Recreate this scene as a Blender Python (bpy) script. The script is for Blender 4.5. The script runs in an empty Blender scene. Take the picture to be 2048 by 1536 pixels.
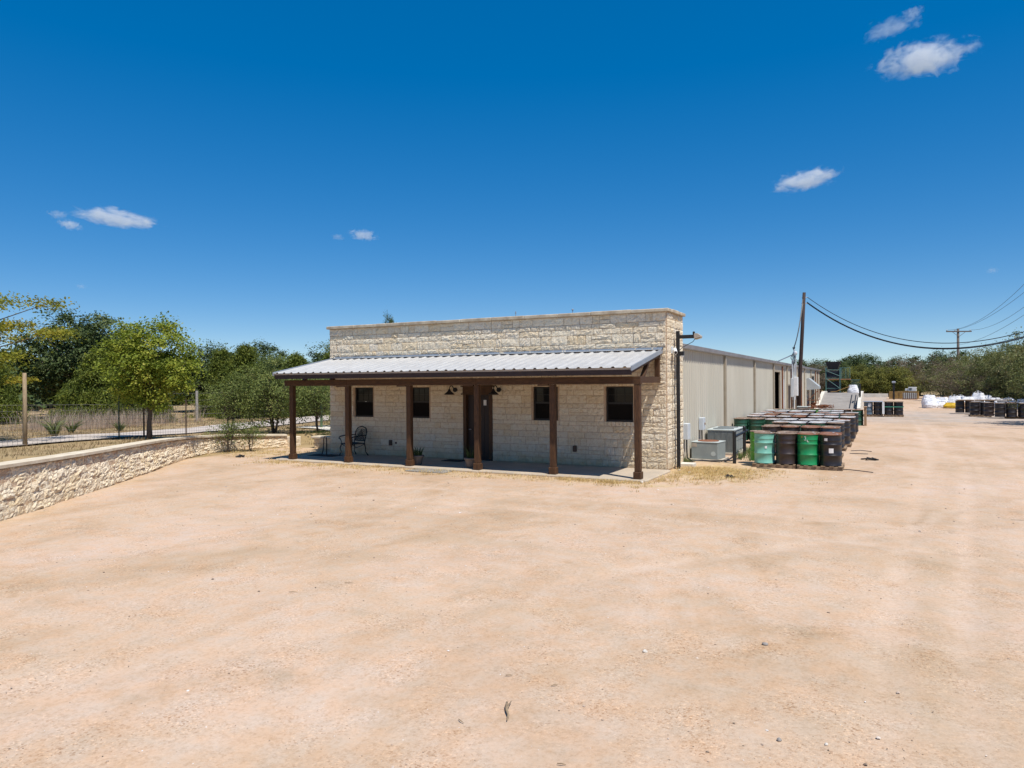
import bpy, math, random
import numpy as np
from mathutils import Vector, Matrix

scene = bpy.context.scene
COL = scene.collection
rad = math.radians

# ------------------------------------------------------------------ camera
CAM = Vector((5.2444, -19.3557, 2.465))
YAW, PITCH, ROLL = 0.47926, -0.00079, -0.007055
fwd = Vector((-math.sin(YAW) * math.cos(PITCH), math.cos(YAW) * math.cos(PITCH), math.sin(PITCH)))
rgt = Vector((math.cos(YAW), math.sin(YAW), 0))
up = rgt.cross(fwd)
rgt2 = rgt * math.cos(ROLL) + up * math.sin(ROLL)
up2 = rgt2.cross(fwd)
cam_d = bpy.data.cameras.new('camera')
cam = bpy.data.objects.new('camera', cam_d)
COL.objects.link(cam)
cam.matrix_world = Matrix(((rgt2.x, up2.x, -fwd.x, CAM.x), (rgt2.y, up2.y, -fwd.y, CAM.y),
                           (rgt2.z, up2.z, -fwd.z, CAM.z), (0, 0, 0, 1)))
cam_d.sensor_width = 36
cam_d.lens = 36 * 1419.2 / 2048
cam_d.clip_start = 0.1
cam_d.clip_end = 20000
scene.camera = cam

# ------------------------------------------------------------------ sky, sun, exposure
SUN = Vector((0.41, -0.235, 1.0)).normalized()
world = bpy.data.worlds.new('World')
scene.world = world
world.use_nodes = True
wn = world.node_tree
sky = wn.nodes.new('ShaderNodeTexSky')
sky.sky_type = 'NISHITA'
sky.sun_disc = False
sky.sun_elevation = math.asin(SUN.z)
sky.sun_rotation = math.atan2(SUN.x, SUN.y)
sky.altitude = 300
sky.air_density = 0.62
sky.dust_density = 0.0
sky.ozone_density = 1.5
hs = wn.nodes.new('ShaderNodeHueSaturation')
hs.inputs['Saturation'].default_value = 2.04
hs.inputs['Hue'].default_value = 0.505
hs.inputs['Value'].default_value = 1.81
gm = wn.nodes.new('ShaderNodeGamma')
gm.inputs[1].default_value = 0.565
wn.links.new(sky.outputs[0], gm.inputs[0])
wn.links.new(gm.outputs[0], hs.inputs['Color'])
bg = wn.nodes['Background']
bg.inputs['Strength'].default_value = 0.124
wn.links.new(hs.outputs[0], bg.inputs['Color'])
sun_d = bpy.data.lights.new('sun', 'SUN')
sun_d.energy = 4.9
sun_d.angle = rad(0.53)
sun_d.color = (1.0, 0.955, 0.885)
sun_o = bpy.data.objects.new('sun', sun_d)
COL.objects.link(sun_o)
sun_o.rotation_euler = (-SUN).to_track_quat('-Z', 'Y').to_euler()
scene.view_settings.view_transform = 'Standard'
scene.view_settings.look = 'None'
scene.view_settings.gamma = 1
scene.view_settings.use_curve_mapping = False
scene.view_settings.exposure = 0.2
scene.render.engine = 'CYCLES'
scene.cycles.use_denoising = True
scene.cycles.volume_bounces = 6
scene.cycles.max_bounces = 10
scene.cycles.transparent_max_bounces = 12

# ------------------------------------------------------------------ helpers
class MB:
    def __init__(self):
        self.v, self.f = [], []

    def add(self, v, f):
        n = len(self.v)
        self.v += [tuple(p) for p in v]
        self.f += [tuple(i + n for i in q) for q in f]
        return self

    def box(self, x0, x1, y0, y1, z0, z1, bev=0.0):
        if bev <= 0:
            v = [(x0, y0, z0), (x1, y0, z0), (x1, y1, z0), (x0, y1, z0), (x0, y0, z1), (x1, y0, z1), (x1, y1, z1), (x0, y1, z1)]
            return self.add(v, [(0, 3, 2, 1), (4, 5, 6, 7), (0, 1, 5, 4), (1, 2, 6, 5), (2, 3, 7, 6), (3, 0, 4, 7)])
        b = bev
        v = []
        for (z, ins) in ((z0, b), (z0 + b, 0), (z1 - b, 0), (z1, b)):
            xa, xb, ya, yb = x0 + ins, x1 - ins, y0 + ins, y1 - ins
            c = b if ins == 0 else b * 0.5
            v += [(xa + c, ya, z), (xb - c, ya, z), (xb, ya + c, z), (xb, yb - c, z), (xb - c, yb, z), (xa + c, yb, z), (xa, yb - c, z), (xa, ya + c, z)]
        f = [tuple(range(7, -1, -1)), tuple(range(24, 32))]
        for k in range(3):
            for i in range(8):
                j = (i + 1) % 8
                f.append((k * 8 + i, k * 8 + j, k * 8 + 8 + j, k * 8 + 8 + i))
        return self.add(v, f)

    def tube(self, pts, r, n=6, caps=True):
        pts = [Vector(p) for p in pts]
        rs = r if isinstance(r, (list, tuple)) else [r] * len(pts)
        rings = []
        prev = None
        for i, p in enumerate(pts):
            d = (pts[min(i + 1, len(pts) - 1)] - pts[max(i - 1, 0)])
            if d.length < 1e-9:
                d = Vector((0, 0, 1))
            d.normalize()
            if prev is None:
                a = Vector((0, 0, 1)) if abs(d.z) < 0.9 else Vector((1, 0, 0))
                s = d.cross(a).normalized()
            else:
                s = (prev - d * prev.dot(d)).normalized()
            prev = s
            t = d.cross(s)
            rings.append([p + (s * math.cos(2 * math.pi * k / n) + t * math.sin(2 * math.pi * k / n)) * rs[i] for k in range(n)])
        v = [q for ring in rings for q in ring]
        f = []
        for i in range(len(pts) - 1):
            for k in range(n):
                k2 = (k + 1) % n
                f.append((i * n + k, i * n + k2, (i + 1) * n + k2, (i + 1) * n + k))
        if caps:
            f.append(tuple(range(n - 1, -1, -1)))
            f.append(tuple((len(pts) - 1) * n + k for k in range(n)))
        return self.add(v, f)

    def lathe(self, prof, n=24, c=(0, 0, 0), cap_b=True, cap_t=True):
        v, f = [], []
        for (r, z) in prof:
            for k in range(n):
                a = 2 * math.pi * k / n
                v.append((c[0] + r * math.cos(a), c[1] + r * math.sin(a), c[2] + z))
        for i in range(len(prof) - 1):
            for k in range(n):
                k2 = (k + 1) % n
                f.append((i * n + k, i * n + k2, (i + 1) * n + k2, (i + 1) * n + k))
        if cap_b:
            f.append(tuple(range(n - 1, -1, -1)))
        if cap_t:
            f.append(tuple((len(prof) - 1) * n + k for k in range(n)))
        return self.add(v, f)

    def prism(self, poly, axis, a, b):
        # poly: 2D points, extruded along axis from a to b
        def P(u, w, t):
            return {'x': (t, u, w), 'y': (u, t, w), 'z': (u, w, t)}[axis]
        n = len(poly)
        v = [P(u, w, a) for u, w in poly] + [P(u, w, b) for u, w in poly]
        f = [tuple(range(n - 1, -1, -1)), tuple(range(n, 2 * n))]
        for i in range(n):
            j = (i + 1) % n
            f.append((i, j, n + j, n + i))
        return self.add(v, f)

    def mesh(self, name, mat=None, smooth=False):
        me = bpy.data.meshes.new(name)
        me.from_pydata(self.v, [], self.f)
        me.update()
        if mat:
            me.materials.append(mat)
        if smooth:
            me.polygons.foreach_set('use_smooth', [True] * len(me.polygons))
        return me

    def build(self, name, mat, parent=None, smooth=False, fix=True):
        me = self.mesh(name, mat, smooth)
        if fix:
            import bmesh
            bm = bmesh.new()
            bm.from_mesh(me)
            bmesh.ops.recalc_face_normals(bm, faces=bm.faces)
            bm.to_mesh(me)
            bm.free()
        return link(name, me, parent)


def link(name, me, parent=None, loc=None, rz=None):
    o = bpy.data.objects.new(name, me)
    COL.objects.link(o)
    if parent is not None:
        o.parent = parent
    if loc is not None:
        o.location = loc
    if rz is not None:
        o.rotation_euler = (0, 0, rz)
    return o


def tag(o, label=None, cat=None, group=None, kind=None):
    if label:
        o['label'] = label
    if cat:
        o['category'] = cat
    if group:
        o['group'] = group
    if kind:
        o['kind'] = kind
    return o


def thing(name, label, cat, loc=(0, 0, 0), rz=0, group=None):
    o = bpy.data.objects.new(name, None)
    COL.objects.link(o)
    o.location = loc
    o.rotation_euler = (0, 0, rz)
    o.empty_display_size = 0.2
    return tag(o, label, cat, group)


def copy_tree(o, parent=None):
    c = o.copy()
    COL.objects.link(c)
    if parent is not None:
        c.parent = parent
    for ch in list(o.children):
        copy_tree(ch, c)
    return c


def np_mesh(name, V, F, mat=None, smooth=False, tint=None):
    """V (n,3) float, F (m,k) int, all faces of k corners"""
    V = np.asarray(V, dtype=np.float32)
    F = np.asarray(F, dtype=np.int32)
    me = bpy.data.meshes.new(name)
    m, k = F.shape
    me.vertices.add(len(V))
    me.vertices.foreach_set('co', V.ravel())
    me.loops.add(m * k)
    me.loops.foreach_set('vertex_index', F.ravel())
    me.polygons.add(m)
    me.polygons.foreach_set('loop_start', np.arange(0, m * k, k, dtype=np.int32))
    me.polygons.foreach_set('loop_total', np.full(m, k, dtype=np.int32))
    me.polygons.foreach_set('use_smooth', np.full(m, bool(smooth), dtype=bool))
    if tint is not None:
        at = me.attributes.new('tint', 'FLOAT', 'POINT')
        at.data.foreach_set('value', np.asarray(tint, dtype=np.float32))
    me.update(calc_edges=True)
    me.validate()
    if mat:
        me.materials.append(mat)
    return me


# ------------------------------------------------------------------ materials
def new_mat(name):
    m = bpy.data.materials.new(name)
    m.use_nodes = True
    nt = m.node_tree
    b = nt.nodes['Principled BSDF']
    return m, nt, b


def ramp(nt, fac, stops):
    r = nt.nodes.new('ShaderNodeValToRGB')
    el = r.color_ramp.elements
    while len(el) > 1:
        el.remove(el[0])
    for i, (p, c) in enumerate(stops):
        e = el[0] if i == 0 else el.new(p)
        e.position = p
        e.color = (*c, 1) if len(c) == 3 else c
    nt.links.new(fac, r.inputs[0])
    return r.outputs[0]


def noise(nt, vec, scale, detail=4, rough=0.55, dist=0.0):
    n = nt.nodes.new('ShaderNodeTexNoise')
    n.inputs['Scale'].default_value = scale
    n.inputs['Detail'].default_value = detail
    n.inputs['Roughness'].default_value = rough
    n.inputs['Distortion'].default_value = dist
    if vec is not None:
        nt.links.new(vec, n.inputs['Vector'])
    return n.outputs['Fac']


def mix(nt, fac, a, b, mode='MIX'):
    n = nt.nodes.new('ShaderNodeMix')
    n.data_type = 'RGBA'
    n.blend_type = mode
    for sock, val in ((n.inputs[0], fac), (n.inputs[6], a), (n.inputs[7], b)):
        if hasattr(val, 'is_linked'):
            nt.links.new(val, sock)
        elif isinstance(val, (int, float)):
            sock.default_value = val
        else:
            sock.default_value = (*val, 1)
    return n.outputs[2]


def math_n(nt, op, a, b=None, clamp=False):
    n = nt.nodes.new('ShaderNodeMath')
    n.operation = op
    n.use_clamp = clamp
    for i, val in enumerate((a, b)):
        if val is None:
            continue
        if hasattr(val, 'is_linked'):
            nt.links.new(val, n.inputs[i])
        else:
            n.inputs[i].default_value = val
    return n.outputs[0]


def pos(nt, stretch=None):
    g = nt.nodes.new('ShaderNodeNewGeometry')
    if stretch is None:
        return g.outputs['Position']
    mp = nt.nodes.new('ShaderNodeMapping')
    mp.inputs['Scale'].default_value = stretch
    nt.links.new(g.outputs['Position'], mp.inputs['Vector'])
    return mp.outputs[0]


def bump(nt, b, h, strength=0.3, dist=0.02):
    n = nt.nodes.new('ShaderNodeBump')
    n.inputs['Strength'].default_value = strength
    n.inputs['Distance'].default_value = dist
    nt.links.new(h, n.inputs['Height'])
    nt.links.new(n.outputs[0], b.inputs['Normal'])


def pm(name, c1, c2=None, scale=6, rough=0.7, bmp=0.0, bscale=40, metal=0.0, stretch=None, stops=None, spec=0.4, bdist=0.01, detail=5):
    m, nt, b = new_mat(name)
    p = pos(nt, stretch)
    c2 = c2 or tuple(x * 0.75 for x in c1)
    f = noise(nt, p, scale, detail)
    col = ramp(nt, f, stops or [(0.32, c2), (0.68, c1)])
    nt.links.new(col, b.inputs['Base Color'])
    b.inputs['Roughness'].default_value = rough
    b.inputs['Metallic'].default_value = metal
    b.inputs['Specular IOR Level'].default_value = spec
    if bmp:
        bump(nt, b, noise(nt, p, bscale, 4), bmp, bdist)
    return m


M = {}
# limestone blocks: per-block hue, stains, split-face relief
def stone_mat(name, stops, rel=0.9, splash=0.55):
    m, nt, b = new_mat(name)
    g = nt.nodes.new('ShaderNodeNewGeometry')
    oi = nt.nodes.new('ShaderNodeObjectInfo')
    r = math_n(nt, 'FRACT', math_n(nt, 'ADD', g.outputs['Random Per Island'], oi.outputs['Random']))
    base = ramp(nt, r, stops)
    p = g.outputs['Position']
    st = ramp(nt, noise(nt, p, 9, 6, 0.65), [(0.30, (0.74, 0.62, 0.46)), (0.42, (0.95, 0.91, 0.85)), (0.54, (1, 1, 1))])
    col = mix(nt, 0.7, base, st, 'MULTIPLY')
    spots = ramp(nt, noise(nt, p, 34, 4, 0.7), [(0.34, (0.70, 0.64, 0.56)), (0.46, (1, 1, 1))])
    col = mix(nt, 0.55, col, spots, 'MULTIPLY')
    col = mix(nt, 1.0, col, (1.0, 0.975, 0.93), 'MULTIPLY')
    sx_ = nt.nodes.new('ShaderNodeSeparateXYZ')
    nt.links.new(p, sx_.inputs[0])
    low = math_n(nt, 'SUBTRACT', math_n(nt, 'MULTIPLY', noise(nt, p, 3.0, 5, 0.6), 0.95), math_n(nt, 'MULTIPLY', sx_.outputs[2], 1.0))
    soil = math_n(nt, 'MULTIPLY', math_n(nt, 'MULTIPLY', low, 2.2, True), splash)
    col = mix(nt, soil, col, (0.60, 0.43, 0.22))
    nt.links.new(col, b.inputs['Base Color'])
    b.inputs['Roughness'].default_value = 0.92
    b.inputs['Specular IOR Level'].default_value = 0.15
    h = math_n(nt, 'ADD', noise(nt, p, 7.5, 9, 0.75, 0.7), math_n(nt, 'MULTIPLY', noise(nt, p, 34, 4), 0.25))
    bump(nt, b, h, rel, 0.10)
    return m


M['stone'] = stone_mat('limestone', [(0.0, (0.84, 0.72, 0.55)), (0.2, (0.92, 0.83, 0.68)), (0.4, (0.85, 0.75, 0.60)),
                                     (0.55, (0.94, 0.86, 0.71)), (0.7, (0.86, 0.72, 0.52)), (0.85, (0.88, 0.80, 0.68)), (1.0, (0.92, 0.82, 0.66))])
M['rubble'] = stone_mat('rubble_limestone', [(0.0, (0.84, 0.72, 0.55)), (0.3, (0.93, 0.84, 0.69)), (0.6, (0.86, 0.75, 0.60)),
                                             (0.8, (0.88, 0.74, 0.53)), (1.0, (0.93, 0.83, 0.68))], 0.9, 0.25)
M['mortar'] = stone_mat('mortar', [(0.0, (0.60, 0.45, 0.33)), (1.0, (0.68, 0.52, 0.39))], 0.8, 0.4)
M['cap'] = pm('cap_stone', (0.58, 0.50, 0.38), (0.36, 0.29, 0.21), 4, 0.9, 0.5, 30, spec=0.15)
M['cap_white'] = pm('cap_concrete', (0.70, 0.62, 0.49), (0.50, 0.41, 0.29), 3, 0.9, 0.4, 40, spec=0.15)
M['concrete'] = pm('concrete', (0.46, 0.42, 0.35), (0.34, 0.30, 0.25), 2.5, 0.9, 0.2, 60, spec=0.2)
M['dusty_slab'] = pm('dusty_concrete', (0.50, 0.41, 0.31), (0.40, 0.335, 0.26), 1.6, 0.9, 0.2, 60, spec=0.2)
M['concrete_pale'] = pm('pale_concrete', (0.70, 0.66, 0.58), (0.56, 0.51, 0.43), 2.0, 0.9, 0.2, 50, spec=0.2)
M['wood'] = pm('stained_timber', (0.115, 0.054, 0.023), (0.042, 0.021, 0.011), 9, 0.6, 0.35, 30, stretch=(6, 6, 0.7), spec=0.3)
M['wood_h'] = pm('stained_beam', (0.105, 0.049, 0.021), (0.040, 0.020, 0.010), 9, 0.6, 0.35, 30, stretch=(0.7, 6, 6), spec=0.3)
M['fascia'] = pm('dark_fascia', (0.062, 0.040, 0.036), (0.034, 0.024, 0.024), 8, 0.6, 0.3, 30, stretch=(0.7, 6, 6), spec=0.3)
M['galv'] = pm('galvalume', (0.51, 0.50, 0.48), (0.42, 0.41, 0.395), 3.5, 0.5, 0.03, 60, metal=0.12, stretch=(3, 0.6, 1))
M['trim_grey'] = pm('grey_trim', (0.42, 0.46, 0.51), (0.36, 0.39, 0.43), 2, 0.45, metal=0.5)
M['trim_tan'] = pm('tan_trim', (0.47, 0.40, 0.32), (0.38, 0.32, 0.25), 4, 0.5)
def siding_mat():
    m, nt, b = new_mat('tan_siding')
    p = pos(nt)
    col = ramp(nt, noise(nt, pos(nt, (1, 1, 0.2)), 1.1, 5, 0.6), [(0.32, (0.48, 0.445, 0.365)), (0.68, (0.54, 0.505, 0.42))])
    sx_ = nt.nodes.new('ShaderNodeSeparateXYZ')
    nt.links.new(p, sx_.inputs[0])
    low = math_n(nt, 'SUBTRACT', math_n(nt, 'MULTIPLY', noise(nt, pos(nt, (1, 3, 0.5)), 2.2, 5, 0.65), 1.0), math_n(nt, 'MULTIPLY', sx_.outputs[2], 1.1))
    col = mix(nt, math_n(nt, 'MULTIPLY', math_n(nt, 'MULTIPLY', low, 2.0, True), 0.6), col, (0.45, 0.33, 0.21))
    streak = ramp(nt, noise(nt, pos(nt, (1, 9, 0.12)), 2.0, 4, 0.6), [(0.58, (0, 0, 0)), (0.75, (1, 1, 1))])
    col = mix(nt, math_n(nt, 'MULTIPLY', streak, 0.22), col, (0.40, 0.35, 0.27))
    nt.links.new(col, b.inputs['Base Color'])
    b.inputs['Roughness'].default_value = 0.5
    b.inputs['Specular IOR Level'].default_value = 0.35
    return m


M['siding'] = siding_mat()
M['downspout'] = pm('downspout', (0.42, 0.36, 0.27), (0.36, 0.30, 0.22), 3, 0.5)
M['gutter'] = pm('gutter', (0.40, 0.42, 0.46), (0.30, 0.31, 0.34), 1.5, 0.45, metal=0.35)
M['black'] = pm('black_metal', (0.022, 0.021, 0.022), (0.012, 0.012, 0.013), 10, 0.5, 0.1, 80)
M['frame'] = pm('bronze_frame', (0.018, 0.014, 0.012), (0.012, 0.010, 0.009), 5, 0.4)
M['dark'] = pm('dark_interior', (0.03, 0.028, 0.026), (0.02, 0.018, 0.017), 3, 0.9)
M['door'] = pm('dark_door', (0.030, 0.016, 0.012), (0.018, 0.010, 0.009), 8, 0.5, 0.2, 20, stretch=(5, 5, 0.6))
M['paper'] = pm('paper', (0.8, 0.78, 0.76), (0.72, 0.70, 0.68), 10, 0.8)
M['white'] = pm('white_plastic', (0.80, 0.80, 0.79), (0.70, 0.70, 0.68), 5, 0.45)
M['acgrey'] = pm('ac_grey', (0.30, 0.335, 0.325), (0.25, 0.28, 0.275), 3, 0.55, 0.05, 60)
M['actop'] = pm('ac_light', (0.50, 0.55, 0.53), (0.42, 0.46, 0.44), 3, 0.5)
M['grille'] = pm('coil_grille', (0.17, 0.19, 0.19), (0.10, 0.115, 0.115), 30, 0.6, 0.5, 90, stretch=(1, 1, 0.1))
M['rust'] = pm('rust', (0.26, 0.10, 0.045), (0.14, 0.055, 0.03), 12, 0.85, 0.4, 60)
M['elecbox'] = pm('grey_box', (0.60, 0.63, 0.65), (0.54, 0.57, 0.59), 3, 0.5)
M['pole'] = pm('creosote_pole', (0.055, 0.030, 0.024), (0.028, 0.018, 0.016), 10, 0.8, 0.4, 30, stretch=(4, 4, 0.4))
M['greypole'] = pm('weathered_pole', (0.16, 0.13, 0.11), (0.09, 0.075, 0.065), 8, 0.9, 0.4, 30, stretch=(4, 4, 0.4))
M['cable'] = pm('black_cable', (0.018, 0.018, 0.02), (0.012, 0.012, 0.014), 5, 0.5)
M['postwood'] = pm('post_wood', (0.36, 0.27, 0.16), (0.22, 0.16, 0.10), 14, 0.9, 0.4, 40, stretch=(4, 4, 0.5))
M['postgrey'] = pm('old_post', (0.40, 0.37, 0.33), (0.26, 0.24, 0.21), 14, 0.9, 0.4, 40)
M['tpost'] = pm('green_post', (0.055, 0.085, 0.05), (0.035, 0.05, 0.03), 10, 0.6)
M['rustpost'] = pm('brown_post', (0.12, 0.075, 0.05), (0.07, 0.045, 0.03), 10, 0.7)
M['wire'] = pm('fence_wire', (0.20, 0.19, 0.175), (0.14, 0.13, 0.12), 10, 0.6, metal=0.3)
M['pallet'] = pm('pallet_wood', (0.34, 0.24, 0.15), (0.17, 0.115, 0.075), 10, 0.9, 0.4, 40)
M['plank'] = pm('plank_wood', (0.40, 0.26, 0.15), (0.26, 0.16, 0.09), 10, 0.9, 0.4, 40)
M['terracotta'] = pm('weathered_pot', (0.22, 0.16, 0.125), (0.15, 0.12, 0.10), 8, 0.85, 0.3, 30)
M['soil'] = pm('soil', (0.08, 0.055, 0.035), (0.05, 0.035, 0.02), 30, 0.95)
M['mat'] = pm('rubber_mat', (0.02, 0.02, 0.021), (0.012, 0.012, 0.013), 30, 0.85, 0.4, 120)
M['greymat'] = pm('grey_mat', (0.30, 0.28, 0.25), (0.20, 0.185, 0.17), 25, 0.9, 0.4, 100)
M['bag'] = pm('woven_bag', (0.80, 0.80, 0.81), (0.66, 0.66, 0.69), 3, 0.7, 0.5, 14, bdist=0.05)
M['yellow'] = pm('yellow_paint', (0.36, 0.22, 0.06), (0.22, 0.13, 0.05), 3, 0.6, 0.2, 20)
M['yellowbag'] = pm('yellow_bag', (0.70, 0.46, 0.03), (0.55, 0.34, 0.02), 3, 0.6, 0.4, 14, bdist=0.04)
M['brownbag'] = pm('brown_bag', (0.40, 0.25, 0.14), (0.28, 0.17, 0.10), 3, 0.7, 0.4, 14, bdist=0.04)
M['scaffold'] = pm('green_steel', (0.10, 0.21, 0.19), (0.07, 0.15, 0.14), 5, 0.6)
M['hopper'] = pm('dark_hopper', (0.022, 0.024, 0.035), (0.014, 0.015, 0.02), 5, 0.5)
M['deck'] = pm('orange_deck', (0.42, 0.20, 0.10), (0.30, 0.13, 0.07), 6, 0.8)
M['hoodgrey'] = pm('grey_sheet', (0.44, 0.46, 0.46), (0.38, 0.40, 0.40), 3, 0.5)
M['strap'] = pm('green_strap', (0.08, 0.34, 0.22), (0.06, 0.28, 0.18), 5, 0.5)
M['lamp_glass'] = pm('lamp_lens', (0.55, 0.42, 0.22), (0.42, 0.30, 0.15), 5, 0.3)
M['bark'] = pm('bark', (0.13, 0.10, 0.08), (0.06, 0.048, 0.04), 16, 0.95, 0.6, 40, stretch=(3, 3, 0.5))
M['bark_pale'] = pm('pale_bark', (0.26, 0.22, 0.19), (0.14, 0.12, 0.10), 14, 0.95, 0.6, 40, stretch=(3, 3, 0.5))
M['tube_green'] = pm('tree_guard', (0.10, 0.16, 0.09), (0.07, 0.11, 0.06), 5, 0.7)
M['stick'] = pm('dead_stick', (0.34, 0.25, 0.15), (0.20, 0.14, 0.09), 20, 0.9, 0.4, 60)
M['gravelroad'] = pm('pale_gravel', (0.52, 0.455, 0.40), (0.43, 0.37, 0.32), 1.6, 0.95, 0.5, 45, spec=0.1)
M['scrap'] = pm('black_scrap', (0.03, 0.028, 0.027), (0.02, 0.018, 0.017), 20, 0.7)
M['ledge'] = pm('dock_concrete', (0.30, 0.275, 0.25), (0.22, 0.20, 0.18), 1.2, 0.9, 0.2, 40)


def glass_mat():
    m, nt, b = new_mat('window_glass')
    b.inputs['Base Color'].default_value = (0.012, 0.013, 0.014, 1)
    b.inputs['Roughness'].default_value = 0.06
    b.inputs['Specular IOR Level'].default_value = 0.3
    return m


M['glass'] = glass_mat()
M['screen'] = pm('insect_screen', (0.014, 0.012, 0.011), (0.010, 0.009, 0.008), 20, 0.8, spec=0.05)


def paint(name, c, worn=(0.16, 0.07, 0.04), amt=0.30, rough=0.42):
    """drum paint: scuffs, streaks and rust specks"""
    m, nt, b = new_mat(name)
    p = pos(nt)
    base = mix(nt, noise(nt, p, 3.5, 3), c, tuple(x * 0.72 for x in c))
    st = ramp(nt, noise(nt, pos(nt, (5, 5, 0.8)), 5, 6, 0.7), [(0.60, (0, 0, 0)), (0.78, (1, 1, 1))])
    col = mix(nt, math_n(nt, 'MULTIPLY', st, amt * 1.8, True), base, worn)
    nt.links.new(col, b.inputs['Base Color'])
    b.inputs['Roughness'].default_value = rough
    bump(nt, b, noise(nt, p, 9, 3), 0.12, 0.02)
    return m


PAINT = {
    'teal': paint('teal_paint', (0.20, 0.50, 0.40), amt=0.12),
    'brown-black': paint('brown_black_paint', (0.035, 0.022, 0.020), (0.10, 0.05, 0.03), 0.4),
    'bright green': paint('bright_green_paint', (0.012, 0.26, 0.085), (0.25, 0.26, 0.10), 0.25),
    'black': paint('black_paint', (0.018, 0.014, 0.015), (0.12, 0.06, 0.035), 0.35),
    'dark green': paint('dark_green_paint', (0.022, 0.085, 0.05), (0.10, 0.06, 0.04), 0.35),
    'dark blue': paint('dark_blue_paint', (0.030, 0.060, 0.10), (0.16, 0.17, 0.18), 0.4),
    'grey': paint('grey_paint', (0.16, 0.18, 0.20), (0.16, 0.08, 0.05), 0.4),
    'lime green': paint('lime_green_paint', (0.10, 0.40, 0.04), (0.20, 0.18, 0.08), 0.2),
    'slate blue': paint('slate_blue_paint', (0.10, 0.145, 0.19), (0.2, 0.2, 0.22), 0.3),
}


def lid(name, a, b_, c):
    m, nt, b = new_mat(name)
    p = pos(nt)
    col = ramp(nt, noise(nt, p, 4.5, 6, 0.7, 0.6), [(0.30, c), (0.48, b_), (0.66, a)])
    nt.links.new(col, b.inputs['Base Color'])
    b.inputs['Roughness'].default_value = 0.6
    bump(nt, b, noise(nt, p, 8, 4), 0.25, 0.02)
    return m


LID = {
    'rusty': lid('rusty_lid', (0.34, 0.17, 0.09), (0.26, 0.11, 0.06), (0.16, 0.08, 0.05)),
    'pale dusty': lid('dusty_lid', (0.76, 0.74, 0.71), (0.62, 0.60, 0.57), (0.36, 0.25, 0.18)),
    'grey': lid('grey_lid', (0.58, 0.57, 0.57), (0.45, 0.44, 0.45), (0.24, 0.16, 0.12)),
    'brown': lid('brown_lid', (0.36, 0.27, 0.20), (0.24, 0.16, 0.11), (0.12, 0.08, 0.06)),
}


def leaf_mat(name, stops, trans=0.35):
    m, nt, b = new_mat(name)
    at = nt.nodes.new('ShaderNodeAttribute')
    at.attribute_name = 'tint'
    col = ramp(nt, at.outputs['Fac'], stops)
    nt.links.new(col, b.inputs['Base Color'])
    b.inputs['Roughness'].default_value = 0.6
    b.inputs['Specular IOR Level'].default_value = 0.25
    tr = nt.nodes.new('ShaderNodeBsdfTranslucent')
    hv = nt.nodes.new('ShaderNodeHueSaturation')
    hv.inputs['Value'].default_value = 1.3
    nt.links.new(col, hv.inputs['Color'])
    nt.links.new(hv.outputs[0], tr.inputs['Color'])
    ms = nt.nodes.new('ShaderNodeMixShader')
    ms.inputs[0].default_value = trans
    nt.links.new(b.outputs[0], ms.inputs[1])
    nt.links.new(tr.outputs[0], ms.inputs[2])
    nt.links.new(ms.outputs[0], nt.nodes['Material Output'].inputs['Surface'])
    return m


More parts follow.
